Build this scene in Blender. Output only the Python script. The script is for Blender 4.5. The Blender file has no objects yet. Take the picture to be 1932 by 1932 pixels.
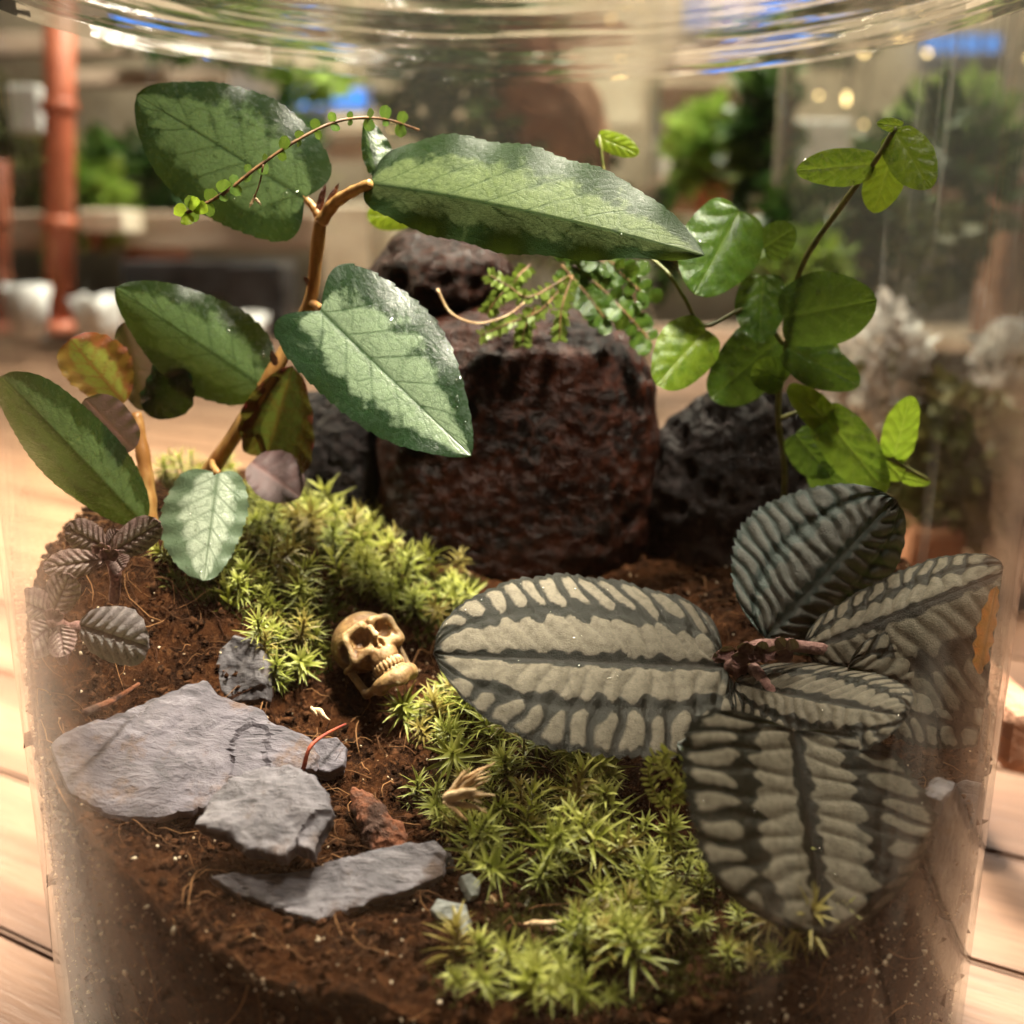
import bpy, bmesh, math, random
import numpy as np
from mathutils import Vector, Matrix, noise as mnoise

# ------------------------------------------------------------------ camera, world, lights, exposure
SC = 0.01                                   # the scene is written in centimetres
random.seed(7); rng = np.random.default_rng(7)
scn = bpy.context.scene
COL = scn.collection
FPX, TH = 1932.0, math.radians(15)
CAM = np.array([0.0, -21.5, 16.0])          # 16 cm above the table, jar axis at the origin

cam_d = bpy.data.cameras.new('camera'); cam = bpy.data.objects.new('camera', cam_d); COL.objects.link(cam)
cam.location = CAM * SC; cam.rotation_euler = (math.radians(75), 0, 0)
cam_d.sensor_width = 36; cam_d.lens = 36; cam_d.clip_start = 0.005; cam_d.clip_end = 50
cam_d.dof.use_dof = True; cam_d.dof.focus_distance = 0.186; cam_d.dof.aperture_fstop = 11.5
scn.camera = cam

world = bpy.data.worlds.new('World'); scn.world = world; world.use_nodes = True
bg = world.node_tree.nodes['Background']; bg.inputs[0].default_value = (1.0, 0.80, 0.60, 1); bg.inputs[1].default_value = 0.028

def area(name, loc, target, size, power, col, spread=180):
    d = bpy.data.lights.new(name, 'AREA'); d.shape = 'DISK'; d.size = size * SC; d.energy = power; d.color = col; d.spread = math.radians(spread)
    o = bpy.data.objects.new(name, d); COL.objects.link(o); o.location = np.array(loc) * SC
    o.rotation_euler = (Vector(target) - Vector(loc)).to_track_quat('-Z', 'Y').to_euler()
    return o
area('shop_lamp_key', (17, -8, 80), (0, 1.5, 9), 9, 0.74, (1.0, 0.90, 0.74), 26)
area('shop_lamp_side', (-85, 45, 80), (-34, 30, 0), 30, 11.0, (1.0, 0.82, 0.60), 50)
area('shop_lamp_front', (-35, -75, 95), (0, -35, 0), 50, 0.35, (1.0, 0.80, 0.60))
area('backlight_added', (14, 34, 78), (4, 5, 12), 16, 0.75, (1.0, 0.90, 0.72), 30)  # added backlight, makes the fig leaves glow through from behind
area('fill_light_mid', (0, 62, 150), (0, 64, 0), 40, 11.0, (1.0, 0.90, 0.75), 90)  # added fill light that brightens the vase contents and second jar
area('shop_lamp_back', (40, 150, 190), (0, 230, 40), 90, 170, (1.0, 0.90, 0.76))

scn.view_settings.view_transform = 'Standard'; scn.view_settings.look = 'None'
scn.view_settings.exposure = 0.0; scn.view_settings.gamma = 1.0; scn.view_settings.use_curve_mapping = False
cy = scn.cycles
cy.use_denoising = True
cy.use_adaptive_sampling = True; cy.adaptive_threshold = 0.05; cy.adaptive_min_samples = 16; cy.use_light_tree = False
cy.max_bounces = 6; cy.diffuse_bounces = 2; cy.glossy_bounces = 3; cy.transmission_bounces = 3; cy.transparent_max_bounces = 16
cy.denoising_input_passes = 'RGB_ALBEDO_NORMAL'; cy.denoising_prefilter = 'ACCURATE'
cy.caustics_reflective = False; cy.caustics_refractive = False; cy.sample_clamp_indirect = 6.0

# ------------------------------------------------------------------ helpers
def ray(px, py):
    dx, d = px - 966.0, py - 966.0
    return np.array([dx, FPX*math.cos(TH) - d*math.sin(TH), -FPX*math.sin(TH) - d*math.cos(TH)])
def pt(px, py, Y):                          # point on the sight line at depth Y (cm)
    r = ray(px, py); return CAM + r * ((Y - CAM[1]) / r[1])
def ptz(px, py, z):
    r = ray(px, py); return CAM + r * ((z - CAM[2]) / r[2])
def to_px(p):
    d = np.asarray(p, float) - CAM
    f = d[1]*math.cos(TH) - d[2]*math.sin(TH); u = -d[1]*math.sin(TH) - d[2]*math.cos(TH)
    return 966 + FPX*d[0]/f, 966 + FPX*u/f
def V3(*a): return np.array(a, float)
def norm(v): return v / (np.linalg.norm(v) + 1e-12)
def sstep(a, b, x):
    t = np.clip((x - a) / (b - a), 0, 1); return t*t*(3 - 2*t)
def nz(p, s=1.0, o=0.0): return mnoise.noise(Vector((p[0]*s + o, p[1]*s + o*1.7, p[2]*s - o)))
def fbm(p, s=1.0, oct=4, o=0.0):
    return mnoise.fractal(Vector((p[0]*s + o, p[1]*s - o, p[2]*s + o*0.5)), 1.0, 2.0, oct)

def tag(o, label=None, cat=None, group=None, kind=None):
    if label: o['label'] = label
    if cat: o['category'] = cat
    if group: o['group'] = group
    if kind: o['kind'] = kind
    return o
def empty(name, loc, label, cat, group=None):
    o = bpy.data.objects.new(name, None); COL.objects.link(o); o.location = np.asarray(loc) * SC
    o.empty_display_size = 0.01
    return tag(o, label, cat, group)
def make_mesh(name, verts, faces, mat=None, smooth=True, uv=None, attrs=None):
    me = bpy.data.meshes.new(name)
    me.from_pydata((np.asarray(verts) * SC).tolist(), [], [tuple(int(i) for i in f) for f in faces])
    if smooth: me.polygons.foreach_set('use_smooth', [True]*len(me.polygons))
    if uv is not None:
        l = me.uv_layers.new(name='UVMap'); idx = np.empty(len(me.loops), np.int32); me.loops.foreach_get('vertex_index', idx)
        l.data.foreach_set('uv', np.asarray(uv, np.float32)[idx].ravel())
    for k, a in (attrs or {}).items():
        at = me.attributes.new(k, 'FLOAT', 'POINT'); at.data.foreach_set('value', np.asarray(a, np.float32))
    if mat: me.materials.append(mat)
    me.update(); return me
def put(name, verts, faces, mat, parent=None, origin=None, **kw):   # one mesh object from world-cm vertices
    verts = np.asarray(verts, float)
    if parent is not None: o0 = np.array(world_cm(parent))
    elif origin is not None: o0 = np.asarray(origin, float)
    else: o0 = V3(verts[:,0].mean(), verts[:,1].mean(), verts[:,2].min())
    me = make_mesh(name, verts - o0, faces, mat, **kw)
    o = bpy.data.objects.new(name, me); COL.objects.link(o)
    if parent is not None: o.parent = parent
    else: o.location = o0 * SC
    return o
def world_cm(o):
    l = np.zeros(3)
    while o is not None: l += np.array(o.location) / SC; o = o.parent
    return l
class MB:                                   # collects pieces of ONE object
    def __init__(s): s.v = []; s.f = []; s.n = 0; s.a = []
    def add(s, v, f, a=0.0):
        v = np.asarray(v, float); s.v.append(v); s.f += [tuple(i + s.n for i in q) for q in f]; s.n += len(v)
        s.a.append(np.full(len(v), a) if np.isscalar(a) else np.asarray(a))
    def build(s, name, mat, parent=None, origin=None, **kw):
        return put(name, np.vstack(s.v), s.f, mat, parent, origin, attrs={'var': np.concatenate(s.a)}, **kw)
def box_vf(c, h, rz=0):
    c = np.asarray(c, float); v = []
    for sx in (-1, 1):
        for sy in (-1, 1):
            for sz in (-1, 1): v.append([sx*h[0], sy*h[1], sz*h[2]])
    v = np.array(v); ca, sa = math.cos(rz), math.sin(rz)
    v = np.c_[v[:,0]*ca - v[:,1]*sa, v[:,0]*sa + v[:,1]*ca, v[:,2]] + c
    return v, [(0,1,3,2),(4,6,7,5),(0,4,5,1),(2,3,7,6),(0,2,6,4),(1,5,7,3)]
def spline(pts, n):                         # Catmull-Rom through the points
    P = np.array(pts, float)
    if len(P) == 2: return P[0] + (P[1]-P[0]) * np.linspace(0,1,n)[:,None]
    Q = np.vstack([2*P[0]-P[1], P, 2*P[-1]-P[-2]]); out = []
    for t in np.linspace(0, len(P)-1 - 1e-9, n):
        i = int(t); u = t - i; a, b, c, d = Q[i:i+4]
        out.append(0.5*((2*b) + (-a+c)*u + (2*a-5*b+4*c-d)*u*u + (-a+3*b-3*c+d)*u**3))
    return np.array(out)
def tube_vf(path, rad, sides=8):
    P = np.asarray(path, float); n = len(P); rad = np.full(n, rad) if np.isscalar(rad) else np.asarray(rad)
    T = np.gradient(P, axis=0); v = []; up = V3(0.13, 0.31, 0.94)
    for i in range(n):
        t = norm(T[i]); a = norm(np.cross(t, up)); b = np.cross(t, a)
        for k in range(sides):
            an = 2*math.pi*k/sides; v.append(P[i] + rad[i]*(math.cos(an)*a + math.sin(an)*b))
    f = [(i*sides+k, i*sides+(k+1)%sides, (i+1)*sides+(k+1)%sides, (i+1)*sides+k) for i in range(n-1) for k in range(sides)]
    f += [tuple(range(sides))[::-1], tuple((n-1)*sides+k for k in range(sides))]
    return np.array(v), f
def lathe_vf(prof, c, n=64, cap=False):
    c = np.asarray(c, float); v = []; m = len(prof)
    for r, z in prof:
        for k in range(n):
            a = 2*math.pi*k/n; v.append([c[0]+r*math.cos(a), c[1]+r*math.sin(a), c[2]+z])
    f = [(i*n+k, i*n+(k+1)%n, (i+1)*n+(k+1)%n, (i+1)*n+k) for i in range(m-1) for k in range(n)]
    if cap: f += [tuple(range(n))[::-1]]
    return np.array(v), f
_ico = {}
def ico(sub):
    if sub not in _ico:
        bm = bmesh.new(); bmesh.ops.create_icosphere(bm, subdivisions=sub, radius=1.0)
        _ico[sub] = (np.array([v.co[:] for v in bm.verts]), [tuple(v.index for v in f.verts) for f in bm.faces]); bm.free()
    return _ico[sub]
def clamp_jar(v, R=9.68):                   # leaves press against the inside of the glass instead of passing it
    r = np.hypot(v[:,0], v[:,1]); k = np.where(r > R, R/np.maximum(r, 1e-6), 1.0)
    v = v.copy(); v[:,0] *= k; v[:,1] *= k; return v

# ------------------------------------------------------------------ materials
class NT:
    def __init__(s, name):
        s.m = bpy.data.materials.new(name); s.m.use_nodes = True; s.t = s.m.node_tree
        for n in list(s.t.nodes): s.t.nodes.remove(n)
        s.out = s.t.nodes.new('ShaderNodeOutputMaterial')
    def n(s, typ, **kw):
        nd = s.t.nodes.new(typ)
        for k, v in kw.items():
            if k.startswith('i_'):
                key = k[2:]; key = int(key) if key.isdigit() else key.replace('_', ' ')
                s.set(nd.inputs[key], v)
            else: setattr(nd, k, v)
        return nd
    def set(s, sock, v):
        if isinstance(v, bpy.types.NodeSocket): s.t.links.new(v, sock)
        elif isinstance(v, bpy.types.Node): s.t.links.new(v.outputs[0], sock)
        elif isinstance(v, (tuple, list)) and len(v) == 3 and sock.type == 'RGBA': sock.default_value = (*v, 1)
        else: sock.default_value = v
    def math(s, op, a, b=0.0, clamp=False):
        nd = s.n('ShaderNodeMath', operation=op, use_clamp=clamp); s.set(nd.inputs[0], a); s.set(nd.inputs[1], b); return nd.outputs[0]
    def mix(s, f, a, b, typ='MIX'):
        nd = s.n('ShaderNodeMix', data_type='RGBA', blend_type=typ)
        s.set(nd.inputs[0], f); s.set(nd.inputs[6], a); s.set(nd.inputs[7], b); return nd.outputs[2]
    def attr(s, name): return s.n('ShaderNodeAttribute', attribute_name=name).outputs['Fac']
    def coord(s, which='Object', scale=(100,100,100), rot=(0,0,0)):
        c = s.n('ShaderNodeTexCoord'); mp = s.n('ShaderNodeMapping'); s.t.links.new(c.outputs[which], mp.inputs[0])
        mp.inputs['Scale'].default_value = scale; mp.inputs['Rotation'].default_value = rot; return mp.outputs[0]
    def noise(s, vec, scale, detail=4, rough=0.55, dist=0.0):
        nd = s.n('ShaderNodeTexNoise', i_Scale=scale, i_Detail=detail, i_Roughness=rough, i_Distortion=dist)
        s.set(nd.inputs['Vector'], vec)
        return s.math('ADD', s.math('MULTIPLY', s.math('SUBTRACT', nd.outputs['Fac'], 0.5), 1.9), 0.5, True)
    def voro(s, vec, scale, feature='DISTANCE_TO_EDGE', rnd=1.0):
        nd = s.n('ShaderNodeTexVoronoi', feature=feature, i_Scale=scale, i_Randomness=rnd); s.set(nd.inputs['Vector'], vec); return nd
    def ramp(s, fac, stops):
        nd = s.n('ShaderNodeValToRGB'); s.set(nd.inputs[0], fac); el = nd.color_ramp.elements
        while len(el) < len(stops): el.new(0.5)
        for e, (p, c) in zip(el, stops):
            e.position = p; e.color = (c, c, c, 1) if np.isscalar(c) else (*c, 1)
        return nd.outputs[0]
    def bump(s, h, strength=0.3, dist=0.05):
        nd = s.n('ShaderNodeBump', i_Strength=strength, i_Distance=dist*SC); s.set(nd.inputs['Height'], h); return nd.outputs[0]
    def bsdf(s, col, rough=0.5, normal=None, spec=0.5, **kw):
        nd = s.n('ShaderNodeBsdfPrincipled'); s.set(nd.inputs['Base Color'], col); s.set(nd.inputs['Roughness'], rough)
        s.set(nd.inputs['Specular IOR Level'], spec)
        if normal is not None: s.set(nd.inputs['Normal'], normal)
        for k, v in kw.items(): s.set(nd.inputs[k.replace('_', ' ')], v)
        return nd.outputs[0]
    def done(s, sh):
        s.t.links.new(sh, s.out.inputs[0]); return s.m

def leaf_material(name, center, margin, vein, back, net=2.2, rough=0.42, transl=0.25, net_amt=0.75, blotch=0.5, bump=0.5, spec=0.38):
    """pat: pale centre mask, vein: main veins, both stored per vertex; fine net of veins and blotches from nodes."""
    t = NT(name); uv = t.coord('UV', (1, 1, 1))
    wob = t.noise(uv, 1.6, 3); wv = t.n('ShaderNodeVectorMath', operation='ADD'); t.set(wv.inputs[0], uv)
    nv = t.n('ShaderNodeTexNoise', i_Scale=2.5, i_Detail=2.0); t.set(nv.inputs['Vector'], uv)
    sc = t.n('ShaderNodeVectorMath', operation='SCALE'); t.t.links.new(nv.outputs['Color'], sc.inputs[0]); sc.inputs['Scale'].default_value = 0.22
    t.t.links.new(sc.outputs[0], wv.inputs[1])
    ed = t.voro(wv.outputs[0], net).outputs[0]; ed2 = t.voro(wv.outputs[0], net*3.1).outputs[0]
    netm = t.math('MAXIMUM', t.ramp(ed, [(0.0, 1.0), (0.03, 0.75), (0.09, 0.0)]), t.math('MULTIPLY', t.ramp(ed2, [(0.0, 0.5), (0.10, 0.0)]), 0.8))
    pn = t.noise(uv, 1.9, 5, 0.68)
    pat = t.math('ADD', t.attr('pat'), t.math('MULTIPLY', t.math('SUBTRACT', pn, 0.5), blotch*2), clamp=True)
    pat = t.ramp(pat, [(0.30, 0.0), (0.70, 1.0)])
    col = t.mix(pat, margin, center)
    g = t.noise(uv, 34, 3, 0.7); g2 = t.noise(uv, 7, 4, 0.6)
    col = t.mix(t.math('MULTIPLY', t.math('SUBTRACT', g2, 0.42, True), 1.6, True), col, t.mix(0.55, col, margin))
    col = t.mix(t.math('MULTIPLY', t.math('SUBTRACT', g, 0.5, True), 1.2, True), col, t.mix(1.0, col, (1.9, 1.9, 1.75), 'MULTIPLY'))
    vm = t.math('MAXIMUM', t.attr('vein'), t.math('MULTIPLY', netm, net_amt))
    col = t.mix(vm, col, vein)
    geo = t.n('ShaderNodeNewGeometry')
    col = t.mix(geo.outputs['Backfacing'], col, t.mix(t.math('MULTIPLY', vm, 0.6), back, t.mix(0.5, back, vein)))
    h = t.math('SUBTRACT', t.math('ADD', t.math('MULTIPLY', pn, 0.6), t.math('MULTIPLY', g, 0.25)), t.math('MULTIPLY', vm, 0.35))
    nrm = t.bump(h, bump, 0.06)
    p = t.bsdf(col, t.math('ADD', rough - 0.16, t.math('MULTIPLY', g2, 0.25)), nrm, spec)
    tr = t.n('ShaderNodeBsdfTranslucent'); t.set(tr.inputs[0], t.mix(0.35, col, (0.35, 0.5, 0.05))); t.set(tr.inputs['Normal'], nrm)
    mx = t.n('ShaderNodeMixShader'); mx.inputs[0].default_value = transl
    t.t.links.new(p, mx.inputs[1]); t.t.links.new(tr.outputs[0], mx.inputs[2])
    return t.done(mx.outputs[0])

def simple_noise_mat(name, c1, c2, scale=3, rough=0.6, bump=0.3, bscale=None, bdist=0.05, spec=0.4, detail=6, transl=0, stops=(0.35, 0.65), stretch=(1,1,1), which='Object'):
    t = NT(name); v = t.coord(which, tuple(100*s for s in stretch) if which == 'Object' else stretch)
    n1 = t.noise(v, scale, detail, 0.6); col = t.mix(t.ramp(n1, [(stops[0], 0.0), (stops[1], 1.0)]), c1, c2)
    n2 = t.noise(v, bscale or scale*4, 5, 0.65)
    col = t.mix(t.math('MULTIPLY', t.math('ABSOLUTE', t.math('SUBTRACT', n2, 0.5)), 1.2, True), col, t.mix(0.6, col, c1))
    p = t.bsdf(col, rough, t.bump(n2, bump, bdist), spec)
    if transl:
        tr = t.n('ShaderNodeBsdfTranslucent'); t.set(tr.inputs[0], col)
        mx = t.n('ShaderNodeMixShader'); mx.inputs[0].default_value = transl
        t.t.links.new(p, mx.inputs[1]); t.t.links.new(tr.outputs[0], mx.inputs[2]); p = mx.outputs[0]
    return t.done(p)
def emit_mat(name, col, strength):
    t = NT(name); e = t.n('ShaderNodeEmission', i_Strength=strength); t.set(e.inputs[0], col); return t.done(e.outputs[0])
def no_light_sampling(m): m.cycles.emission_sampling = 'NONE'; return m
def glass_mat(name, tint=(0.97, 0.985, 0.97), wav=0.12, base=0.026, milky=0.0, streak=0.0):
    """Clear thin wall: transparent with Schlick reflection, the same from both sides."""
    t = NT(name); lw = t.n('ShaderNodeLayerWeight', i_Blend=0.5)
    f5 = t.math('POWER', lw.outputs['Facing'], 5.0)
    fr = t.math('ADD', base, t.math('MULTIPLY', f5, 0.7), True)
    v = t.coord('Object', (60, 60, 14)); nb = t.bump(t.noise(v, 0.35, 2, 0.4), wav, 0.25)
    gl = t.n('ShaderNodeBsdfGlossy', i_Roughness=0.02); t.set(gl.inputs['Normal'], nb)
    tr = t.n('ShaderNodeBsdfTransparent'); t.set(tr.inputs[0], tint)
    mx = t.n('ShaderNodeMixShader'); t.set(mx.inputs[0], fr)
    t.t.links.new(tr.outputs[0], mx.inputs[1]); t.t.links.new(gl.outputs[0], mx.inputs[2])
    if milky or streak:                       # even milky film, and dried water runs down the right-hand wall
        fac = milky
        if streak:
            run = t.ramp(t.noise(t.coord('Object', (190, 190, 7)), 1.0, 4, 0.6), [(0.52, 0.0), (0.85, 1.0)]); patch = t.ramp(t.noise(t.coord('Object', (20, 20, 12)), 1.0, 2, 0.5), [(0.45, 0.0), (0.75, 1.0)])
            sx = t.n('ShaderNodeSeparateXYZ'); t.set(sx.inputs[0], t.coord('Object')); side = t.ramp(t.math('MULTIPLY', sx.outputs[0], 0.1), [(0.32, 0.0), (0.65, 1.0)])
            fac = t.math('ADD', milky, t.math('MULTIPLY', t.math('MULTIPLY', run, patch), t.math('MULTIPLY', side, streak)))
        df = t.n('ShaderNodeBsdfDiffuse'); t.set(df.inputs[0], (0.75, 0.72, 0.66)); tl = t.n('ShaderNodeBsdfTranslucent'); t.set(tl.inputs[0], (0.75, 0.72, 0.66))
        ad = t.n('ShaderNodeMixShader'); ad.inputs[0].default_value = 0.5; t.t.links.new(df.outputs[0], ad.inputs[1]); t.t.links.new(tl.outputs[0], ad.inputs[2])
        m2 = t.n('ShaderNodeMixShader'); t.set(m2.inputs[0], fac); t.t.links.new(mx.outputs[0], m2.inputs[1]); t.t.links.new(ad.outputs[0], m2.inputs[2]); mx = m2
    return t.done(mx.outputs[0])
def ripple_glass_mat(name, bdist=1.2, ior=1.25, frac=0.65):
    """The moulded shoulder: uneven thick glass that bends what is behind it into streaks."""
    t = NT(name); v = t.coord('Object', (11, 11, 230))
    nb = t.bump(t.noise(v, 0.5, 3, 0.5), 1.0, bdist)
    rf = t.n('ShaderNodeBsdfRefraction', i_Roughness=0.03, i_IOR=ior); t.set(rf.inputs['Normal'], nb)
    gl = t.n('ShaderNodeBsdfGlossy', i_Roughness=0.04); t.set(gl.inputs['Normal'], nb)
    tr = t.n('ShaderNodeBsdfTransparent')
    m1 = t.n('ShaderNodeMixShader'); m1.inputs[0].default_value = frac
    t.t.links.new(tr.outputs[0], m1.inputs[1]); t.t.links.new(rf.outputs[0], m1.inputs[2])
    m2 = t.n('ShaderNodeMixShader'); m2.inputs[0].default_value = 0.12
    t.t.links.new(m1.outputs[0], m2.inputs[1]); t.t.links.new(gl.outputs[0], m2.inputs[2])
    return t.done(m2.outputs[0])

def wood_mat(name, c1, c2, c3):
    t = NT(name); v = t.coord('Object', (7, 100, 100)); oi = t.n('ShaderNodeObjectInfo')
    ad = t.n('ShaderNodeVectorMath', operation='ADD'); t.set(ad.inputs[0], v)
    cm = t.n('ShaderNodeCombineXYZ'); t.set(cm.inputs[0], t.math('MULTIPLY', oi.outputs['Random'], 60)); t.set(cm.inputs[1], t.math('MULTIPLY', oi.outputs['Random'], 31))
    t.t.links.new(cm.outputs[0], ad.inputs[1]); v = ad.outputs[0]
    g1 = t.noise(v, 0.55, 5, 0.6, 0.4); g2 = t.noise(v, 4.0, 4, 0.7); g3 = t.noise(v, 0.16, 3, 0.5)
    col = t.mix(t.ramp(g1, [(0.3, 0.0), (0.7, 1.0)]), c1, c2)
    col = t.mix(t.ramp(g3, [(0.52, 0.0), (0.74, 0.75)]), col, c3)
    col = t.mix(t.ramp(g2, [(0.5, 0.0), (0.72, 0.35)]), col, c3)
    col = t.mix(t.math('MULTIPLY', oi.outputs['Random'], 0.35), col, t.mix(0.5, col, c3))
    return t.done(t.bsdf(col, 0.5, t.bump(t.math('ADD', g2, g1), 0.35, 0.04), 0.35))

M = {}
M['glass'] = glass_mat('jar_glass'); M['ripple'] = ripple_glass_mat('shoulder_glass', 1.2, 1.12, 0.8); M['ripple_mild'] = ripple_glass_mat('wavy_glass', 1.6, 1.05, 0.8)
M['glass_back'] = glass_mat('back_vessel_glass', (0.93, 0.93, 0.89), 0.6, 0.10, 0.10)
M['glass_inner'] = glass_mat('jar_glass_inner', streak=0.30)
M['wood'] = wood_mat('table_wood', (0.24, 0.142, 0.090), (0.165, 0.090, 0.056), (0.07, 0.034, 0.02))
M['board'] = simple_noise_mat('pale_board', (0.42, 0.30, 0.22), (0.62, 0.48, 0.38), 0.4, 0.6, 0.2, stretch=(0.2,1,1))

# ------------------------------------------------------------------ the table
def build_table():
    th = math.atan2(-0.7, 1.3); d = V3(math.cos(th), math.sin(th), 0); nrm = V3(-math.sin(th), math.cos(th), 0)
    root = empty('wooden_table', (0, 60, -3), 'long table top of warm tan wooden planks under the glass jar', 'table')
    w = 4.95
    def plank_mesh(L):
        me_v, me_f = box_vf((0, 0, 0), (L/2, w/2 - 0.05, 1.0))
        bm = bmesh.new(); vs = [bm.verts.new(Vector(v*SC)) for v in me_v]
        for f in me_f: bm.faces.new([vs[i] for i in f])
        bmesh.ops.recalc_face_normals(bm, faces=bm.faces)
        bmesh.ops.bevel(bm, geom=list(bm.edges), offset=0.09*SC, segments=2, affect='EDGES')
        me = bpy.data.meshes.new('plank'); bm.to_mesh(me); bm.free(); me.materials.append(M['wood'])
        me.polygons.foreach_set('use_smooth', [False]*len(me.polygons)); return me
    me = plank_mesh(320)
    for i in range(-9, 34):
        off = -6.2 + 2.475 + 4.95*i
        o = bpy.data.objects.new('plank', me); COL.objects.link(o); o.parent = root
        c = nrm*off + d*(-60 if i < 8 else -60 - 0.0*i)
        o.location = (V3(c[0], c[1], -1.0 + 0.02*random.uniform(-1, 1)) - V3(0, 60, -3)) * SC
        o.rotation_euler = (0, 0, th)
    v, f = box_vf((-40, 60, -3.4), (170, 140, 1.35))
    put('under_board', v, f, M['board'], root)
build_table()

# ------------------------------------------------------------------ the jar
RO, RI = 10.0, 9.89
jar = empty('glass_jar', (0, 0, 0.02), 'large clear glass terrarium jar standing on the wooden table', 'jar')
v, f = lathe_vf([(RO, z) for z in np.linspace(0.5, 20.3, 24)], (0, 0, 0), 128); put('outer_wall', v, f, M['glass'], jar)
v, f = lathe_vf([(RI, z) for z in np.linspace(1.2, 20.3, 24)], (0, 0, 0), 128); put('inner_wall', v, f[::1], M['glass_inner'], jar)
v, f = lathe_vf([(RO, z) for z in np.linspace(21.1, 21.6, 6)], (0, 0, 0), 128); put('wavy_band', v, f, M['ripple'], jar)
v, f = lathe_vf([(RO, z) for z in np.linspace(20.3, 21.1, 6)], (0, 0, 0), 128); put('uneven_band', v, f, M['ripple_mild'], jar)
prof = [(RO - 0.9*(1-math.cos(a))*3.2, 21.6 + 3.6*math.sin(a)) for a in np.linspace(0, math.pi/2, 14)]
prof += [(prof[-1][0] + 0.15*math.sin(t*3), prof[-1][1] + 0.35*t) for t in range(1, 6)]
v, f = lathe_vf(prof, (0, 0, 0), 128); put('shoulder', v, f, M['ripple'], jar)
v, f = lathe_vf([(0.01, 0.25), (8.5, 0.25), (9.6, 0.4), (RO, 0.9)], (0, 0, 0), 96); put('base', v, f, M['glass'], jar)

# ------------------------------------------------------------------ soil
CTRL = []
for a, z in [(-90, 9.8), (-75, 9.1), (-62, 8.1), (-50, 7.1), (-41, 6.7), (-35, 6.45), (-27, 6.05), (-16, 5.85), (0, 5.6), (15, 5.5), (27, 5.6), (44, 6.1), (59, 6.8), (75, 7.6), (90, 8.0)]:
    CTRL.append((9.8*math.sin(math.radians(a)), -9.8*math.cos(math.radians(a)), z))
CTRL += [(-3, -2.2, 6.7), (-6.2, -5.5, 6.4), (-4, -6.2, 6.2), (-2.6, -7.6, 5.95), (0, -6, 6.2), (0, -3, 6.8), (2, -4, 6.6), (4, -5, 6.3),
         (-3, 1.2, 8.2), (-6, 0.5, 9.5), (-8, -2, 9.5), (-7.2, -3.6, 8.0), (-9, 1, 10), (0, 2, 7.8), (3, 0, 7.4), (6, 0, 7.8), (0, 6, 8.6), (-5, 6, 9.3), (5, 6, 8.8),
         (0, 9.5, 9.2), (-6.5, 7, 9.6), (6.5, 7, 9), (6, -4, 6.4), (-5, -2.6, 7.7), (-5.2, -4.0, 6.9), (1.5, -7.8, 5.7)]
CT = np.array(CTRL)
def _tps(r2): return np.where(r2 > 1e-9, r2*np.log(r2 + 1e-12), 0)
_K = _tps(((CT[:,None,:2]-CT[None,:,:2])**2).sum(-1)) + np.eye(len(CT))*0.5
_Pm = np.c_[np.ones(len(CT)), CT[:,:2]]
_A = np.block([[_K, _Pm], [_Pm.T, np.zeros((3,3))]]); _W = np.linalg.solve(_A, np.r_[CT[:,2], 0, 0, 0])
def soil_z(x, y):
    x = np.atleast_1d(np.asarray(x, float)); y = np.atleast_1d(np.asarray(y, float))
    k = _tps((x[:,None]-CT[:,0])**2 + (y[:,None]-CT[:,1])**2)
    return k @ _W[:-3] + _W[-3] + _W[-2]*x + _W[-1]*y
def ground(px, py, lift=0.0):                # where the sight line meets the soil
    r = ray(px, py); r = r/np.linalg.norm(r); t = np.linspace(9, 40, 500); P = CAM + r*t[:,None]
    inside = np.hypot(P[:,0], P[:,1]) < 9.78
    hit = np.where(inside & (P[:,2] < soil_z(P[:,0], P[:,1]) + lift))[0]
    return P[hit[0]] if len(hit) else None

def soil_material():
    t = NT('peat_soil'); v = t.coord('Object')
    a = t.noise(v, 1.5, 8, 0.7); b = t.noise(v, 9, 5, 0.7, 0.6); c = t.noise(v, 0.5, 3)
    col = t.mix(t.ramp(a, [(0.3, 0.0), (0.7, 1.0)]), (0.010, 0.004, 0.002), (0.048, 0.017, 0.006))
    col = t.mix(t.ramp(b, [(0.55, 0.0), (0.8, 0.8)]), col, (0.12, 0.05, 0.02))
    sp = t.voro(v, 5.5, 'F1'); m = t.ramp(sp.outputs['Distance'], [(0.0, 1.0), (0.10, 1.0), (0.14, 0.0)])
    rnd = t.n('ShaderNodeSeparateColor'); t.t.links.new(sp.outputs['Color'], rnd.inputs[0])
    m = t.math('MULTIPLY', m, t.math('GREATER_THAN', rnd.outputs[0], 0.80))
    col = t.mix(t.math('MULTIPLY', m, 0.8), col, (0.55, 0.40, 0.26))
    h = t.math('ADD', t.math('MULTIPLY', a, 1.0), t.math('MULTIPLY', b, 0.5))
    return t.done(t.bsdf(col, 0.9, t.bump(h, 0.9, 0.12), 0.04))
M['soil'] = soil_material()
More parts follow.
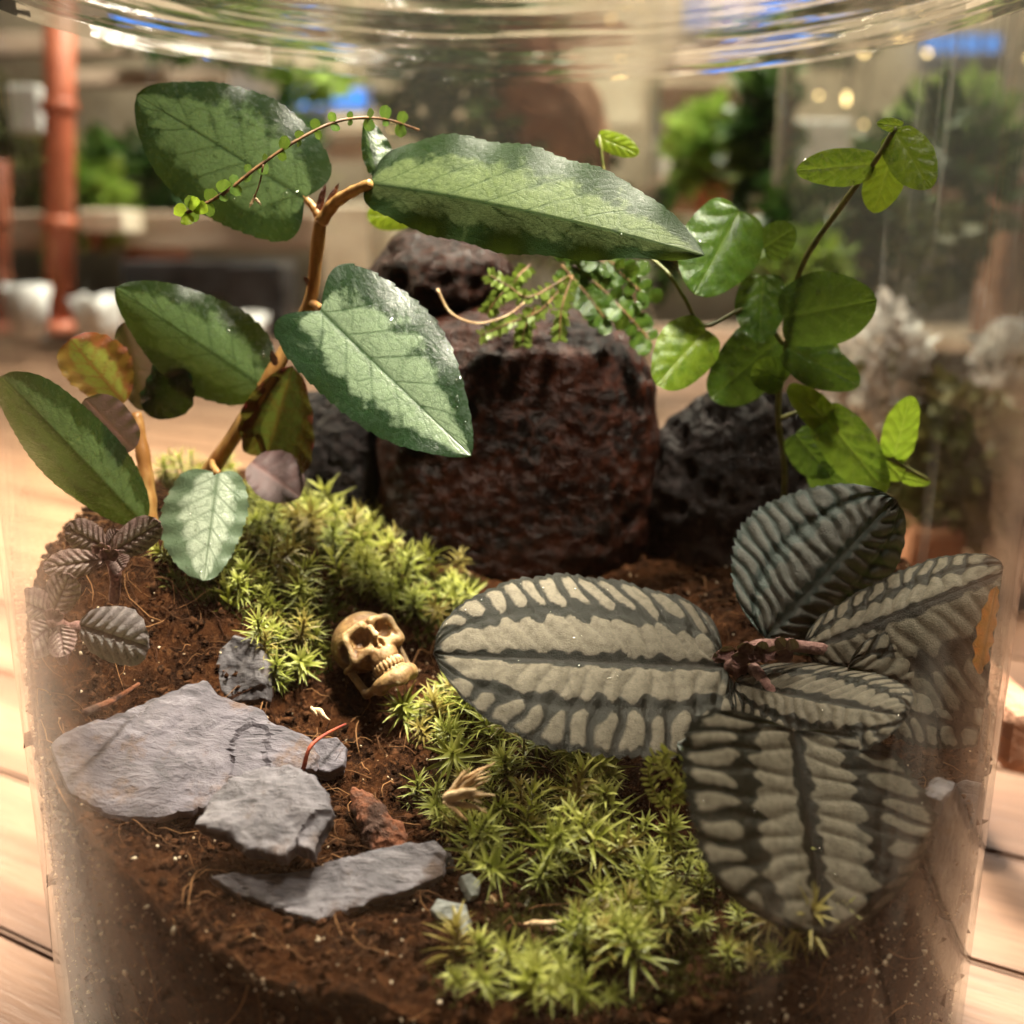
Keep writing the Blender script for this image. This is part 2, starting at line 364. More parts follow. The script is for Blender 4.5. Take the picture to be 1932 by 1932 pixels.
def build_soil():
    nr, na = 110, 300; R = 9.79; v = []; f = []
    rr = np.sqrt(np.linspace(0.0004, 1, nr)) * R
    for i, r in enumerate(rr):
        an = np.linspace(0, 2*math.pi, na, endpoint=False); x, y = r*np.cos(an), r*np.sin(an); z = soil_z(x, y)
        for k in range(na):
            p = (x[k], y[k], z[k]); dz = 0.22*fbm(p, 1.1, 5) + 0.13*nz(p, 4.5) + 0.07*nz(p, 9)
            v.append((x[k], y[k], z[k] + dz))
    for i in range(nr-1):
        for k in range(na): f.append((i*na+k, (i+1)*na+k, (i+1)*na+(k+1)%na, i*na+(k+1)%na))
    top = (nr-1)*na; f.append(tuple(range(na)))
    n0 = len(v); ns = 18
    for j in range(1, ns+1):                 # the side of the soil against the glass
        for k in range(na):
            p = v[top+k]; zz = p[2] + (0.5 - p[2])*j/ns; an = 2*math.pi*k/na
            r = R - 0.10*max(0, fbm((p[0], p[1], zz), 1.6, 4)) ; v.append((r*math.cos(an), r*math.sin(an), zz))
    for j in range(ns):
        a0 = top if j == 0 else n0 + (j-1)*na; b0 = n0 + j*na
        for k in range(na): f.append((a0+k, b0+k, b0+(k+1)%na, a0+(k+1)%na))
    f.append(tuple(n0+(ns-1)*na+k for k in range(na))[::-1])
    o = put('soil', v, f, M['soil'], origin=(0, 0, 0.5)); tag(o, 'dark brown peaty soil filling the bottom of the glass jar', 'soil', kind='structure')
build_soil()

def scatter_soil():
    iv, if_ = ico(1)
    def lump(c, s, sq=0.5):
        q = iv * (1 + 0.45*rng.standard_normal((len(iv), 1))) * np.array([s, s*rng.uniform(.6, 1), s*rng.uniform(sq, 1)])
        a = rng.uniform(0, 6.28); ca, sa = math.cos(a), math.sin(a)
        return np.c_[q[:,0]*ca-q[:,1]*sa, q[:,0]*sa+q[:,1]*ca, q[:,2]] + c
    mb = MB()
    for i in range(8000):
        a = rng.uniform(-2.2, 2.2) - math.pi/2; r = 9.7*math.sqrt(rng.uniform(0.0, 1)); x, y = r*math.cos(a), r*math.sin(a)
        s = 0.025 + 0.085*rng.random()**3.5; mb.add(lump((x, y, soil_z(x, y)[0] + s*0.4 + 0.05), s), if_, rng.random())
    for i in range(3600):
        a = rng.uniform(-1.75, 1.75) - math.pi/2; rr = 9.73 + .05*rng.random(); x, y = rr*math.cos(a), rr*math.sin(a); zt = soil_z(x*0.99, y*0.99)[0]
        s = 0.03 + 0.11*rng.random()**3; mb.add(lump((x, y, zt + .08 - 5.2*rng.random()**1.3), s), if_, rng.random()**1.5)
    t = NT('peat_crumb'); va = t.attr('var'); n = t.noise(t.coord('Object'), 9, 4, 0.7)
    col = t.mix(va, (0.008, 0.004, 0.002), (0.065, 0.026, 0.011)); col = t.mix(t.ramp(n, [(0.5, 0.0), (0.75, 0.7)]), col, (0.12, 0.05, 0.022))
    m = t.done(t.bsdf(col, 0.85, t.bump(n, 0.8, 0.06), 0.06))
    tag(mb.build('soil_crumbs', m), 'loose brown crumbs of peat lying over the soil', 'crumbs', kind='stuff')
    # pale grains: on the surface and pressed against the glass
    mb = MB()
    for i in range(2600):
        if i < 480:
            a = rng.uniform(-2, 2) - math.pi/2; r = 9.65*math.sqrt(rng.random()); x, y = r*math.cos(a), r*math.sin(a); c = (x, y, soil_z(x, y)[0] + 0.10); s = rng.uniform(.012, .038)
        else:
            a = rng.uniform(-1.75, 1.75) - math.pi/2; x, y = 9.82*math.cos(a), 9.82*math.sin(a)
            zt = soil_z(x*0.99, y*0.99)[0]; c = (x, y, zt - 0.1 - 5.0*rng.random()**1.4); s = rng.uniform(.008, .034) if rng.random() < .95 else rng.uniform(.04, .065)
        mb.add(lump(c, s, .7), if_, rng.random())
    t = NT('pale_grain'); va = t.attr('var')
    m = t.done(t.bsdf(t.mix(va, (0.30, 0.19, 0.11), (0.72, 0.60, 0.44)), 0.55))
    tag(mb.build('pale_grains', m), 'tiny pale mineral grains speckled through the soil and against the glass', 'grains', kind='stuff')
    # fibres
    mb = MB()
    for i in range(1100):
        a = rng.uniform(-1.9, 1.9) - math.pi/2; r = 9.5*math.sqrt(rng.uniform(.02, 1)); x, y = r*math.cos(a), r*math.sin(a)
        L = rng.uniform(.25, 1.1); d = rng.uniform(0, 6.28); bend = rng.uniform(-1.3, 1.3); pts = []
        for k in range(6):
            u = k/5*L; dd = d + bend*k/5; x2, y2 = x + u*math.cos(dd), y + u*math.sin(dd)
            rr = math.hypot(x2, y2)
            if rr > 9.7: x2, y2 = x2*9.7/rr, y2*9.7/rr
            pts.append((x2, y2, soil_z(x2, y2)[0] + 0.08 + 0.16*math.sin(k/5*math.pi)*rng.uniform(.2, 1.2)))
        vv, ff = tube_vf(pts, np.linspace(1, .5, 6)*rng.uniform(.005, .016), 4); mb.add(vv, ff, rng.random())
    for i in range(260):                     # roots pressed against the glass
        a = rng.uniform(-1.75, 1.75) - math.pi/2; z = soil_z(9.7*math.cos(a), 9.7*math.sin(a))[0] - .1 - 5*rng.random()**1.3; L = rng.uniform(.3, 1.6); d = rng.uniform(0, 6.28); bend = rng.uniform(-1.6, 1.6); pts = []
        for k in range(7):
            dd = d + bend*k/6; a += L/6*math.cos(dd)/9.8; z = min(z + L/6*math.sin(dd), soil_z(9.7*math.cos(a), 9.7*math.sin(a))[0] + .1); pts.append((9.80*math.cos(a), 9.80*math.sin(a), z))
        vv, ff = tube_vf(pts, np.linspace(1, .4, 7)*rng.uniform(.008, .022), 4); mb.add(vv, ff, rng.random()**.6)
    t = NT('root_fibre'); va = t.attr('var')
    m = t.done(t.bsdf(t.mix(t.math('POWER', va, 2.5), (0.035, 0.013, 0.006), (0.32, 0.16, 0.07)), 0.8, None, 0.1))
    tag(mb.build('peat_fibres', m), 'thin curling brown fibres strewn over the peat soil', 'fibres', kind='stuff')
scatter_soil()

# ------------------------------------------------------------------ stones
def slate_material(name, c1, c2, c3):
    t = NT(name); v = t.coord('Object'); vs = t.coord('Object', (60, 260, 160), (0, 0, 0.5))
    a = t.noise(v, 0.7, 5, 0.6); b = t.noise(vs, 1.6, 6, 0.7, 0.5); c = t.noise(v, 7, 5, 0.75)
    col = t.mix(t.ramp(a, [(0.35, 0.0), (0.68, 1.0)]), c1, c2); col = t.mix(t.ramp(b, [(0.5, 0.0), (0.75, 0.6)]), col, c3)
    sp = t.voro(v, 1.7, 'F1').outputs['Distance']; col = t.mix(t.ramp(sp, [(0.03, 0.8), (0.07, 0.0)]), col, (0.03, 0.016, 0.012))
    dirt = t.noise(v, 1.1, 6, 0.7); col = t.mix(t.ramp(dirt, [(0.58, 0.0), (0.80, 0.7)]), col, (0.09, 0.045, 0.022))
    h = t.math('ADD', t.math('MULTIPLY', b, 1.0), t.math('MULTIPLY', c, 0.45))
    return t.done(t.bsdf(col, 0.62, t.bump(h, 0.75, 0.07), 0.35))
M['slate'] = slate_material('slate', (0.062, 0.054, 0.066), (0.125, 0.109, 0.132), (0.205, 0.182, 0.212))
M['slate_dark'] = slate_material('slate_dark', (0.05, 0.045, 0.05), (0.10, 0.09, 0.10), (0.17, 0.155, 0.165))
M['slate_mid'] = slate_material('slate_mid', (0.11, 0.10, 0.115), (0.20, 0.18, 0.205), (0.31, 0.285, 0.315))
M['slate_pale'] = slate_material('slate_pale', (0.20, 0.21, 0.20), (0.36, 0.37, 0.355), (0.50, 0.51, 0.49))

def on_plane(c, n):
    n = norm(np.asarray(n, float)); k = n @ (c - CAM)
    return (lambda px, py: CAM + ray(px, py) * (k / (n @ ray(px, py)))), n
def on_wall(R):
    def pr(px, py):
        r = ray(px, py); a = r[0]**2 + r[1]**2; b = 2*(CAM[0]*r[0] + CAM[1]*r[1]); c = CAM[0]**2 + CAM[1]**2 - R*R
        D = max(b*b - 4*a*c, 0); return CAM + r*((-b - math.sqrt(D))/(2*a))
    return pr
def slate(name, outline, proj, n, thick, mat, label, rough=0.05, jag=3.0, seed=0, steps=0.06, clampR=9.68, cat='stone', group=None):
    P = np.array(outline, float); c = P.mean(0); na, nr = 120, 20
    L = np.vstack([P, P[:1]]); d = np.r_[0, np.cumsum(np.hypot(*np.diff(L, axis=0).T))]
    s = np.linspace(0, d[-1], na, endpoint=False)
    out = np.c_[np.interp(s, d, L[:,0]), np.interp(s, d, L[:,1])]
    for k in range(na):
        q = out[k]; j = jag*(nz((q[0]*.05, q[1]*.05, seed)) + 0.6*nz((q[0]*.16, q[1]*.16, seed+5))); out[k] += norm(q - c)*j
    v = []; f = []; n = norm(np.asarray(n, float))
    rings = np.linspace(0.04, 1, nr)
    for i, r in enumerate(rings):
        for k in range(na):
            p = proj(*(c + (out[k]-c)*r)); h = rough*1.3*fbm(p, 0.9, 5, seed) + rough*0.7*nz(p, 3.2, seed) + 0.022*nz(p, 8, seed)
            h += steps*math.floor(3*(0.5 + 0.5*nz(p, 0.55, seed+3))) - (0.02*sstep(.93, 1, r))*thick*3
            v.append(p + n*h)
    for i in range(nr-1):
        for k in range(na): f.append((i*na+k, (i+1)*na+k, (i+1)*na+(k+1)%na, i*na+(k+1)%na))
    f.append(tuple(range(na)))
    base = (nr-1)*na; edge = np.array(v[base:base+na]); cen = edge.mean(0); prev = base
    for j in range(1, 6):
        row = len(v); u = j/5
        for k in range(na):
            e = edge[k]; sh = 0.05*thick*math.sin(9*u + 3*nz(e, 1.2, seed)) + 0.10*nz(e, 1.3, seed + 7*j)*thick
            v.append(e - n*thick*u + (e - cen)*(0.03*(1-(2*u-1)**2) - 0.18*u*u*(0.5+0.5*nz(e, .8, seed))) + norm(e-cen)*sh)
        for k in range(na): f.append((prev+k, row+k, row+(k+1)%na, prev+(k+1)%na))
        prev = row
    f.append(tuple(prev+k for k in range(na))[::-1])
    v = clamp_jar(np.array(v), clampR)
    o = put(name, v, f, mat, smooth=False); tag(o, label, cat, group); return o

pr, n = on_plane(pt(330, 1420, -5.3), (0.20, -0.46, 0.85))
slate('slate_slab', [(90,1412),(130,1385),(230,1345),(300,1312),(390,1284),(420,1318),(490,1338),(520,1368),(560,1382),(585,1398),(598,1425),(590,1452),(540,1458),(470,1475),(400,1520),(300,1545),(210,1540),(135,1500),(108,1458)], pr, n, 0.34, M['slate'],
      'large flat purple-grey slate slab leaning by the left glass wall', 0.05, 7, 1)
pr, n = on_plane(pt(620, 1425, -4.6), (0.15, -0.6, 0.8))
slate('slate_chip', [(578,1412),(600,1396),(635,1392),(654,1412),(650,1446),(620,1458),(588,1450)], pr, n, 0.4, M['slate'], 'small rounded blue-grey slate chip with a red twig across it', 0.04, 1.0, 2, 0.02)
pr, n = on_plane(pt(500, 1520, -6.95), (0.02, -0.50, 0.87))
slate('slate_chip', [(372,1558),(400,1500),(440,1468),(480,1450),(545,1443),(592,1466),(615,1500),(626,1540),(602,1575),(592,1606),(560,1596),(540,1616),(500,1610),(460,1598),(430,1575)], pr, n, 0.45, M['slate_mid'],
      'broad pale grey slate piece below the large slab', 0.06, 6, 3)
pr, n = on_plane(pt(640, 1665, -7.55), (0.08, -0.40, 0.92))
slate('slate_chip', [(398,1656),(440,1650),(500,1653),(570,1645),(640,1625),(700,1606),(770,1588),(815,1590),(842,1612),(832,1650),(770,1680),(700,1702),(650,1722),(600,1737),(550,1724),(500,1702),(448,1684)], pr, n, 0.28, M['slate_mid'],
      'long narrow grey slate shard in front of the bark chunk', 0.05, 6, 4, 0.04)
pr, n = on_plane(pt(852, 1630, -6.8), (0.1, -0.3, 0.9))
slate('slate_chip', [(832,1640),(845,1608),(876,1618),(862,1640)], pr, n, 0.2, M['slate_dark'], 'tiny dark slate flake at the tip of the long shard', 0.03, 1, 5, 0.02)
pr, n = on_plane(pt(450, 1260, -2.9), (-0.1, -0.82, 0.56))
slate('slate_stone', [(398,1290),(415,1225),(440,1200),(485,1210),(512,1260),(505,1320),(440,1326)], pr, n, 0.8, M['slate_dark'], 'upright grey stone half hidden behind the slate slab and moss', 0.08, 2, 6)
pr, n = on_plane(pt(850, 1722, -8.05), (0.1, -0.5, 0.85))
slate('stone_fragment', [(814,1716),(826,1697),(850,1702),(878,1708),(888,1740),(876,1768),(862,1738),(826,1732)], pr, n, 0.25, M['slate_pale'], 'small pale greenish-white stone fragment on the dark soil', 0.03, 1.5, 7, 0.02)
pr, n = on_plane(pt(888, 1672, -7.5), (0.3, -0.5, 0.85))
slate('stone_fragment', [(870,1655),(888,1648),(906,1664),(902,1690),(888,1694)], pr, n, 0.22, M['slate_pale'], 'tiny grey stone fragment between the slate shard and the moss', 0.03, 1.2, 8, 0.02)
for i, (poly, lab) in enumerate([
    ([(1762,1610),(1778,1510),(1806,1478),(1828,1530),(1826,1620),(1800,1730),(1772,1700)], 'tall dark slate splinter pressed upright against the right glass wall'),
    ([(1832,1570),(1852,1478),(1864,1500),(1856,1580),(1838,1680),(1824,1690)], 'thin slate splinter squeezed at the very edge of the right glass wall'),
    ([(1772,1730),(1800,1740),(1836,1690),(1832,1760),(1808,1838),(1784,1850),(1764,1800)], 'lowest slate splinter against the right glass wall')]):
    w = on_wall(9.855); c = w(*np.array(poly).mean(0)); n = norm(V3(c[0], c[1], 0))
    slate('slate_splinter', poly, w, n, 0.4, M['slate_dark'], lab, 0.03, 3, 20+i, 0.015, 9.87)

# big volcanic rocks
def rock_material(name, c1, c2, c3, rough=0.5, pit=2.2):
    t = NT(name); v = t.coord('Object'); a = t.noise(v, 0.5, 5, 0.6); b = t.noise(v, 3.2, 6, 0.7, 0.8)
    vd = t.voro(v, pit, 'F1').outputs['Distance']; ve = t.voro(v, pit*1.7).outputs[0]
    col = t.mix(t.ramp(a, [(0.35, 0.0), (0.65, 1.0)]), c1, c2)
    col = t.mix(t.ramp(ve, [(0.0, 0.6), (0.12, 0.0)]), col, c3); col = t.mix(t.ramp(b, [(0.5, 0.0), (0.75, 0.55)]), col, c3)
    h = t.math('ADD', t.math('MULTIPLY', t.ramp(vd, [(0.05, 0.0), (0.5, 1.0)]), 0.9), t.math('MULTIPLY', b, 0.7))
    return t.done(t.bsdf(col, rough, t.bump(h, 1.0, 0.12), 0.09))
M['rock_red'] = rock_material('rust_lava', (0.003, 0.001, 0.0007), (0.015, 0.003, 0.0013), (0.038, 0.009, 0.0035), 0.40, 1.3)
M['rock_black'] = rock_material('black_lava', (0.002, 0.0015, 0.0015), (0.005, 0.0035, 0.0035), (0.022, 0.014, 0.013), 0.6, 2.6)
M['rock_brown'] = rock_material('brown_lava', (0.005, 0.002, 0.0015), (0.013, 0.005, 0.003), (0.045, 0.015, 0.009), 0.42, 2.0)
def rock(name, c, rad, mat, label, seed, amp=0.3, pits=0.22, flat=None, sub=6):
    iv, fs = ico(sub); c = np.asarray(c, float); rad = np.asarray(rad, float); out = []
    for q in iv:
        if flat is not None: q = np.sign(q)*np.abs(q)**0.72; q = q*(0.94 + .06/np.linalg.norm(q))
        p = q*rad; h = amp*fbm(p, 0.32, 5, seed) + 0.10*fbm(p, 1.6, 4, seed)
        dv = mnoise.voronoi(Vector((p[0]*1.5+seed, p[1]*1.5, p[2]*1.5)))[0][0]
        h -= pits*max(0, 0.42 - dv)*1.6
        p = p*(1 + h/np.linalg.norm(p)*1.0)
        if flat is not None and p[1] < flat: p[1] = flat + (p[1]-flat)*0.25
        out.append(p + c)
    o = put(name, clamp_jar(np.array(out), 9.4), fs, mat); return tag(o, label, 'rock')
rock('lava_rock', pt(972, 868, 4.3), (3.6, 2.3, 3.95), M['rock_red'], 'large rust-red volcanic rock standing in the middle of the jar', 3.1, 0.30, 0.10, -1.9)
rock('lava_rock', pt(1392, 1000, 4.3), (2.9, 2.0, 3.8), M['rock_black'], 'black pitted lava rock to the right of the rust-red rock', 9.7, 0.5, 0.6)
rock('lava_rock', pt(668, 915, 4.9), (2.3, 1.6, 3.0), M['rock_black'], 'black lava rock in deep shade left of the rust-red rock', 5.2, 0.4, 0.5, None, 5)
rock('lava_rock', pt(835, 530, 6.0), (2.0, 1.5, 1.15), M['rock_brown'], 'craggy dark brown rock lying on top of the rust-red rock', 12.4, 0.5, 0.4, None, 5)

# ------------------------------------------------------------------ bark, twig, dry tuft
M['bark'] = simple_noise_mat('red_bark', (0.045, 0.015, 0.007), (0.26, 0.085, 0.036), 2.2, 0.7, 0.9, 7, 0.12)
def bark_chunk():
    iv, fs = ico(5); c = ground(715, 1585) + V3(0, 0, 0.25); out = []
    ax = norm(pt(755, 1635, c[1]-.6) - pt(672, 1512, c[1]+.6)); b = norm(np.cross(ax, V3(0, -.6, .8))); n = np.cross(b, ax)
    for q in iv:
        p = q * V3(0.95, 0.30, 0.24); h = 0.13*fbm(p, 1.6, 5, 2.2) + 0.09*nz(p, 6, 3) + 0.05*nz(p, 12, 1); p = p*(1 + h/ max(np.linalg.norm(p), .2))
        p[1] *= 1 - 0.28*max(0, -q[0])
        out.append(c + ax*p[0] + b*p[1] + n*p[2])
    tag(put('bark_chunk', out, fs, M['bark'], smooth=False), 'rough reddish-brown bark chunk resting against the long slate shard', 'bark')
bark_chunk()
M['twig'] = simple_noise_mat('red_twig', (0.20, 0.03, 0.02), (0.36, 0.07, 0.03), 4, 0.5, 0.3)
def twig(name, pts, r, mat, label):
    P = spline(pts, 24); vv, ff = tube_vf(P, r*(1 - 0.55*np.linspace(0, 1, 24)), 6); tag(put(name, vv, ff, mat), label, 'twig')
twig('red_twig', [pt(572, 1452, -5.35), pt(585, 1410, -5.3), pt(615, 1385, -4.9), pt(652, 1366, -4.4)], 0.045, M['twig'], 'thin red twig lying over the small rounded slate chip')
M['straw'] = simple_noise_mat('dry_wood', (0.50, 0.31, 0.15), (0.85, 0.62, 0.38), 3, 0.65, 0.6, 10, 0.06)
def dry_tuft(name, spec, label, Yb):
    root = empty(name, pt(*spec[0][0], Yb), label, 'wood piece')
    for (a, b, w, dy) in spec:
        P = spline([pt(*a, Yb), pt((a[0]+b[0])/2 + random.uniform(-4, 4), (a[1]+b[1])/2 + random.uniform(-5, 2), Yb - dy*.5), pt(*b, Yb - dy)], 14)
        s = np.linspace(0, 1, 14); rad = w*(0.45 + 0.75*np.sin(np.pi*np.clip(s*1.05, 0, 1))**.8)*(1 - .55*s)
        vv, ff = tube_vf(P, rad, 7)
        vv = np.array([p + 0.035*V3(nz(p, 5), nz(p, 5, 3), nz(p, 5, 9)) for p in vv]); put('splinter', vv, ff, M['straw'], root)
_sp = [((838,1500),(932,1438),.055,.1),((842,1508),(925,1466),.05,.2),((845,1512),(932,1500),.06,.35),((850,1518),(918,1532),.05,.4),((840,1515),(880,1548),.04,.45),((850,1500),(905,1452),.045,0.0),((836,1504),(900,1490),.08,.3)]
for k in range(14): _sp.append(((838 + random.uniform(-4, 12), 1506 + random.uniform(-10, 10)), (880 + random.uniform(-10, 50), 1490 + random.uniform(-42, 48)), random.uniform(.025, .05), random.uniform(0, .4)))
dry_tuft('dry_wood_tuft', _sp, 'pale tan splintered wood tuft lying on the bright moss', -6.75)
dry_tuft('dry_wood_sliver', [((985,1745),(1060,1738),.07,.05),((990,1748),(1050,1752),.05,.1)], 'small tan wood sliver lying in the front moss', -8.0)
dry_tuft('dry_wood_sliver', [((918,1700),(938,1750),.06,.1),((925,1690),(945,1740),.05,.1)], 'short tan wood sliver at the soil edge of the front moss', -7.6)
dry_tuft('bark_sliver', [((592,1336),(622,1358),.06,.1),((588,1332),(598,1352),.04,.1)], 'pale bark sliver on the soil just below the skull', -4.2)
# curled dead leaf against the left glass
twig('brown_twig', [pt(160, 1345, -6.2), pt(215, 1320, -5.6), pt(262, 1290, -5.0)], 0.07, M['bark'], 'short brown stick lying above the large slate slab')

# ------------------------------------------------------------------ the skull
def surface_nets(F, lo, h):
    nx, ny, nz_ = F.shape; S = F < 0
    cells = np.zeros((nx-1, ny-1, nz_-1), int)
    cor = [(i, j, k) for i in (0, 1) for j in (0, 1) for k in (0, 1)]
    sl = lambda i, j, k: (slice(i, nx-1+i), slice(j, ny-1+j), slice(k, nz_-1+k))
    for c in cor: cells += S[sl(*c)]
    act = (cells > 0) & (cells < 8); idx = -np.ones(act.shape, int); idx[act] = np.arange(act.sum())
    acc = np.zeros((act.sum(), 3)); cnt = np.zeros(act.sum())
    for a in cor:
        for ax in range(3):
            if a[ax] == 0:
                b = list(a); b[ax] = 1
                fa = F[sl(*a)][act]; fb = F[sl(*b)][act]; m = (fa < 0) != (fb < 0)
                t = np.where(m, fa/(fa - fb + 1e-12), 0); p = np.tile(np.array(a, float), (len(fa), 1)); p[:, ax] += t
                acc[m] += p[m]; cnt[m] += 1
    ij = np.argwhere(act); V = np.asarray(lo) + (ij + acc/cnt[:,None])*h
    faces = []
    for ax in range(3):
        u, w = (ax+1) % 3, (ax+2) % 3
        a = [slice(None)]*3; b = [slice(None)]*3; a[ax] = slice(0, -1); b[ax] = slice(1, None)
        ch = S[tuple(a)] != S[tuple(b)]
        for e in np.argwhere(ch):
            if e[u] == 0 or e[w] == 0 or e[u] >= act.shape[u] or e[w] >= act.shape[w]: continue
            q = []
            for du, dw in ((-1, -1), (0, -1), (0, 0), (-1, 0)):
                c = e.copy(); c[u] += du; c[w] += dw; q.append(idx[tuple(c)])
            faces.append(q if S[tuple(e)] else q[::-1])
    return V, faces
def build_skull():
    h = 0.021; lo = np.array([-0.85, -1.25, -1.25]); n = (82, 112, 112)
    X, Y, Z = np.meshgrid(*[lo[i] + h*np.arange(n[i]) for i in range(3)], indexing='ij'); AX = np.abs(X)
    def ell(x, y, z, c, r):
        k = np.sqrt(((x-c[0])/r[0])**2 + ((y-c[1])/r[1])**2 + ((z-c[2])/r[2])**2); return (k - 1)*min(r)
    def smin(a, b, k): t = np.clip(0.5 + 0.5*(b-a)/k, 0, 1); return b*(1-t) + a*t - k*t*(1-t)
    def smax(a, b, k): return -smin(-a, -b, k)
    def cap(a, b, r):
        a, b = np.array(a), np.array(b); d = b - a
        t = np.clip(((AX-a[0])*d[0] + (Y-a[1])*d[1] + (Z-a[2])*d[2])/(d@d), 0, 1)
        return np.sqrt((AX-a[0]-t*d[0])**2 + (Y-a[1]-t*d[1])**2 + (Z-a[2]-t*d[2])**2) - r
    F = ell(X, Y, Z, (0, -.36, .30), (.60, .76, .55))
    F = smin(F, ell(X, Y, Z, (0, .12, .02), (.47, .44, .46)), .14)
    F = smin(F, ell(X, Y, Z, (0, .34, -.34), (.29, .30, .26)), .10)
    F = smin(F, cap((.10, .50, .36), (.42, .36, .34), .075), .08)           # brow
    F = smin(F, cap((.46, .38, .26), (.49, .32, -.08), .075), .05)          # outer rim
    F = smin(F, cap((.50, .28, -.14), (.56, -.30, -.10), .06), .05)         # cheek arch
    F = smin(F, cap((.20, .46, -.14), (.46, .32, -.16), .085), .06)         # cheek bone
    F = smin(F, cap((0, .56, .22), (0, .64, .02), .06), .05)                # nose bridge
    F = smax(F, -ell(AX, Y, Z, (.245, .54, .12), (.19, .30, .185)), .03)    # sockets
    F = smax(F, -ell(AX, Y, Z, (.055, .66, -.12), (.062, .22, .115)), .02)  # nose opening
    F = smax(F, -ell(AX, Y, Z, (.50, .06, .10), (.16, .30, .22)), .05)      # temple hollow
    F = smax(F, -ell(AX, Y, Z, (.36, .22, -.36), (.12, .22, .12)), .05)
    F = smin(F, cap((0, .61, -.06), (0, .60, -.20), .012), .01)
    for k in range(6):                                                      # upper teeth
        a = math.radians(8.5 + 16*k); tx, ty = .27*math.sin(a), .30 + .33*math.cos(a)
        F = smin(F, ell(AX, Y, Z, (tx, ty + .01, -.545), (.044, .055, .095)), .006)
    J = np.full_like(F, 9.0)
    for k in range(9):                                                      # jaw
        a0, a1 = math.radians(11*k), math.radians(11*(k+1))
        J = smin(J, cap((.33*math.sin(a0), .24 + .40*math.cos(a0), -.90), (.33*math.sin(a1), .24 + .40*math.cos(a1), -.88 + .006*k), .115), .05)
    J = smin(J, cap((.34, .22, -.86), (.47, -.18, -.74), .085), .06); J = smin(J, cap((.47, -.18, -.76), (.52, -.22, -.22), .075), .06)
    J = smin(J, ell(X, Y, Z, (0, .62, -.98), (.16, .10, .12)), .06)
    for k in range(6):
        a = math.radians(8.5 + 16*k); J = smin(J, ell(AX, Y, Z, (.275*math.sin(a), .26 + .36*math.cos(a), -.765), (.042, .050, .085)), .006)
    J = np.roll(J, 3, axis=2)
    d = np.array([mnoise.noise(Vector((x*1.0, 0, 0))) for x in (1.0,)])      # keeps the noise module warm
    c = ground(708, 1262); up_s = norm(V3(0, math.sin(TH), math.cos(TH))); right = V3(1, 0, 0); toc = norm(CAM - c)
    ro = math.radians(25); u = up_s*math.cos(ro) - right*math.sin(ro); r = right*math.cos(ro) + up_s*math.sin(ro)
    fw = norm(toc*1.0 + u*0.30 + r*0.30); u = norm(u - fw*(u@fw)); r = np.cross(fw, u)
    s = 1.07; c = pt(702, 1224, -2.3)
    tw = lambda Q: c + s*(Q[:,:1]*r + Q[:,1:2]*fw + Q[:,2:]*u)
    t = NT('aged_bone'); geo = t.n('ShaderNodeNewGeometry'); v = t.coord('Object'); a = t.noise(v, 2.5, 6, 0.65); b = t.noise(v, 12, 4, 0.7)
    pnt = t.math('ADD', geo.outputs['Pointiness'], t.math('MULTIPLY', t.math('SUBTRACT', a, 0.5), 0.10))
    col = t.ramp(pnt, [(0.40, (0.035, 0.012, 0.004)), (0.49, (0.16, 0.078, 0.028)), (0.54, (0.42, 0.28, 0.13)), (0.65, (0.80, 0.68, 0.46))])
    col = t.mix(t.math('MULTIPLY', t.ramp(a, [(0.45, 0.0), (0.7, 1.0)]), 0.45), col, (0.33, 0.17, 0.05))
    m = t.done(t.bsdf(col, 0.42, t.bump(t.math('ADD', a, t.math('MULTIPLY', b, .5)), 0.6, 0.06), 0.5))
    root = empty('skull_figurine', c - V3(0, 0, 1.0), 'tiny ivory coloured skull ornament lying in the moss', 'skull')
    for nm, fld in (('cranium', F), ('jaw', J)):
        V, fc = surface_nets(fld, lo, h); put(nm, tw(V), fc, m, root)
build_skull()

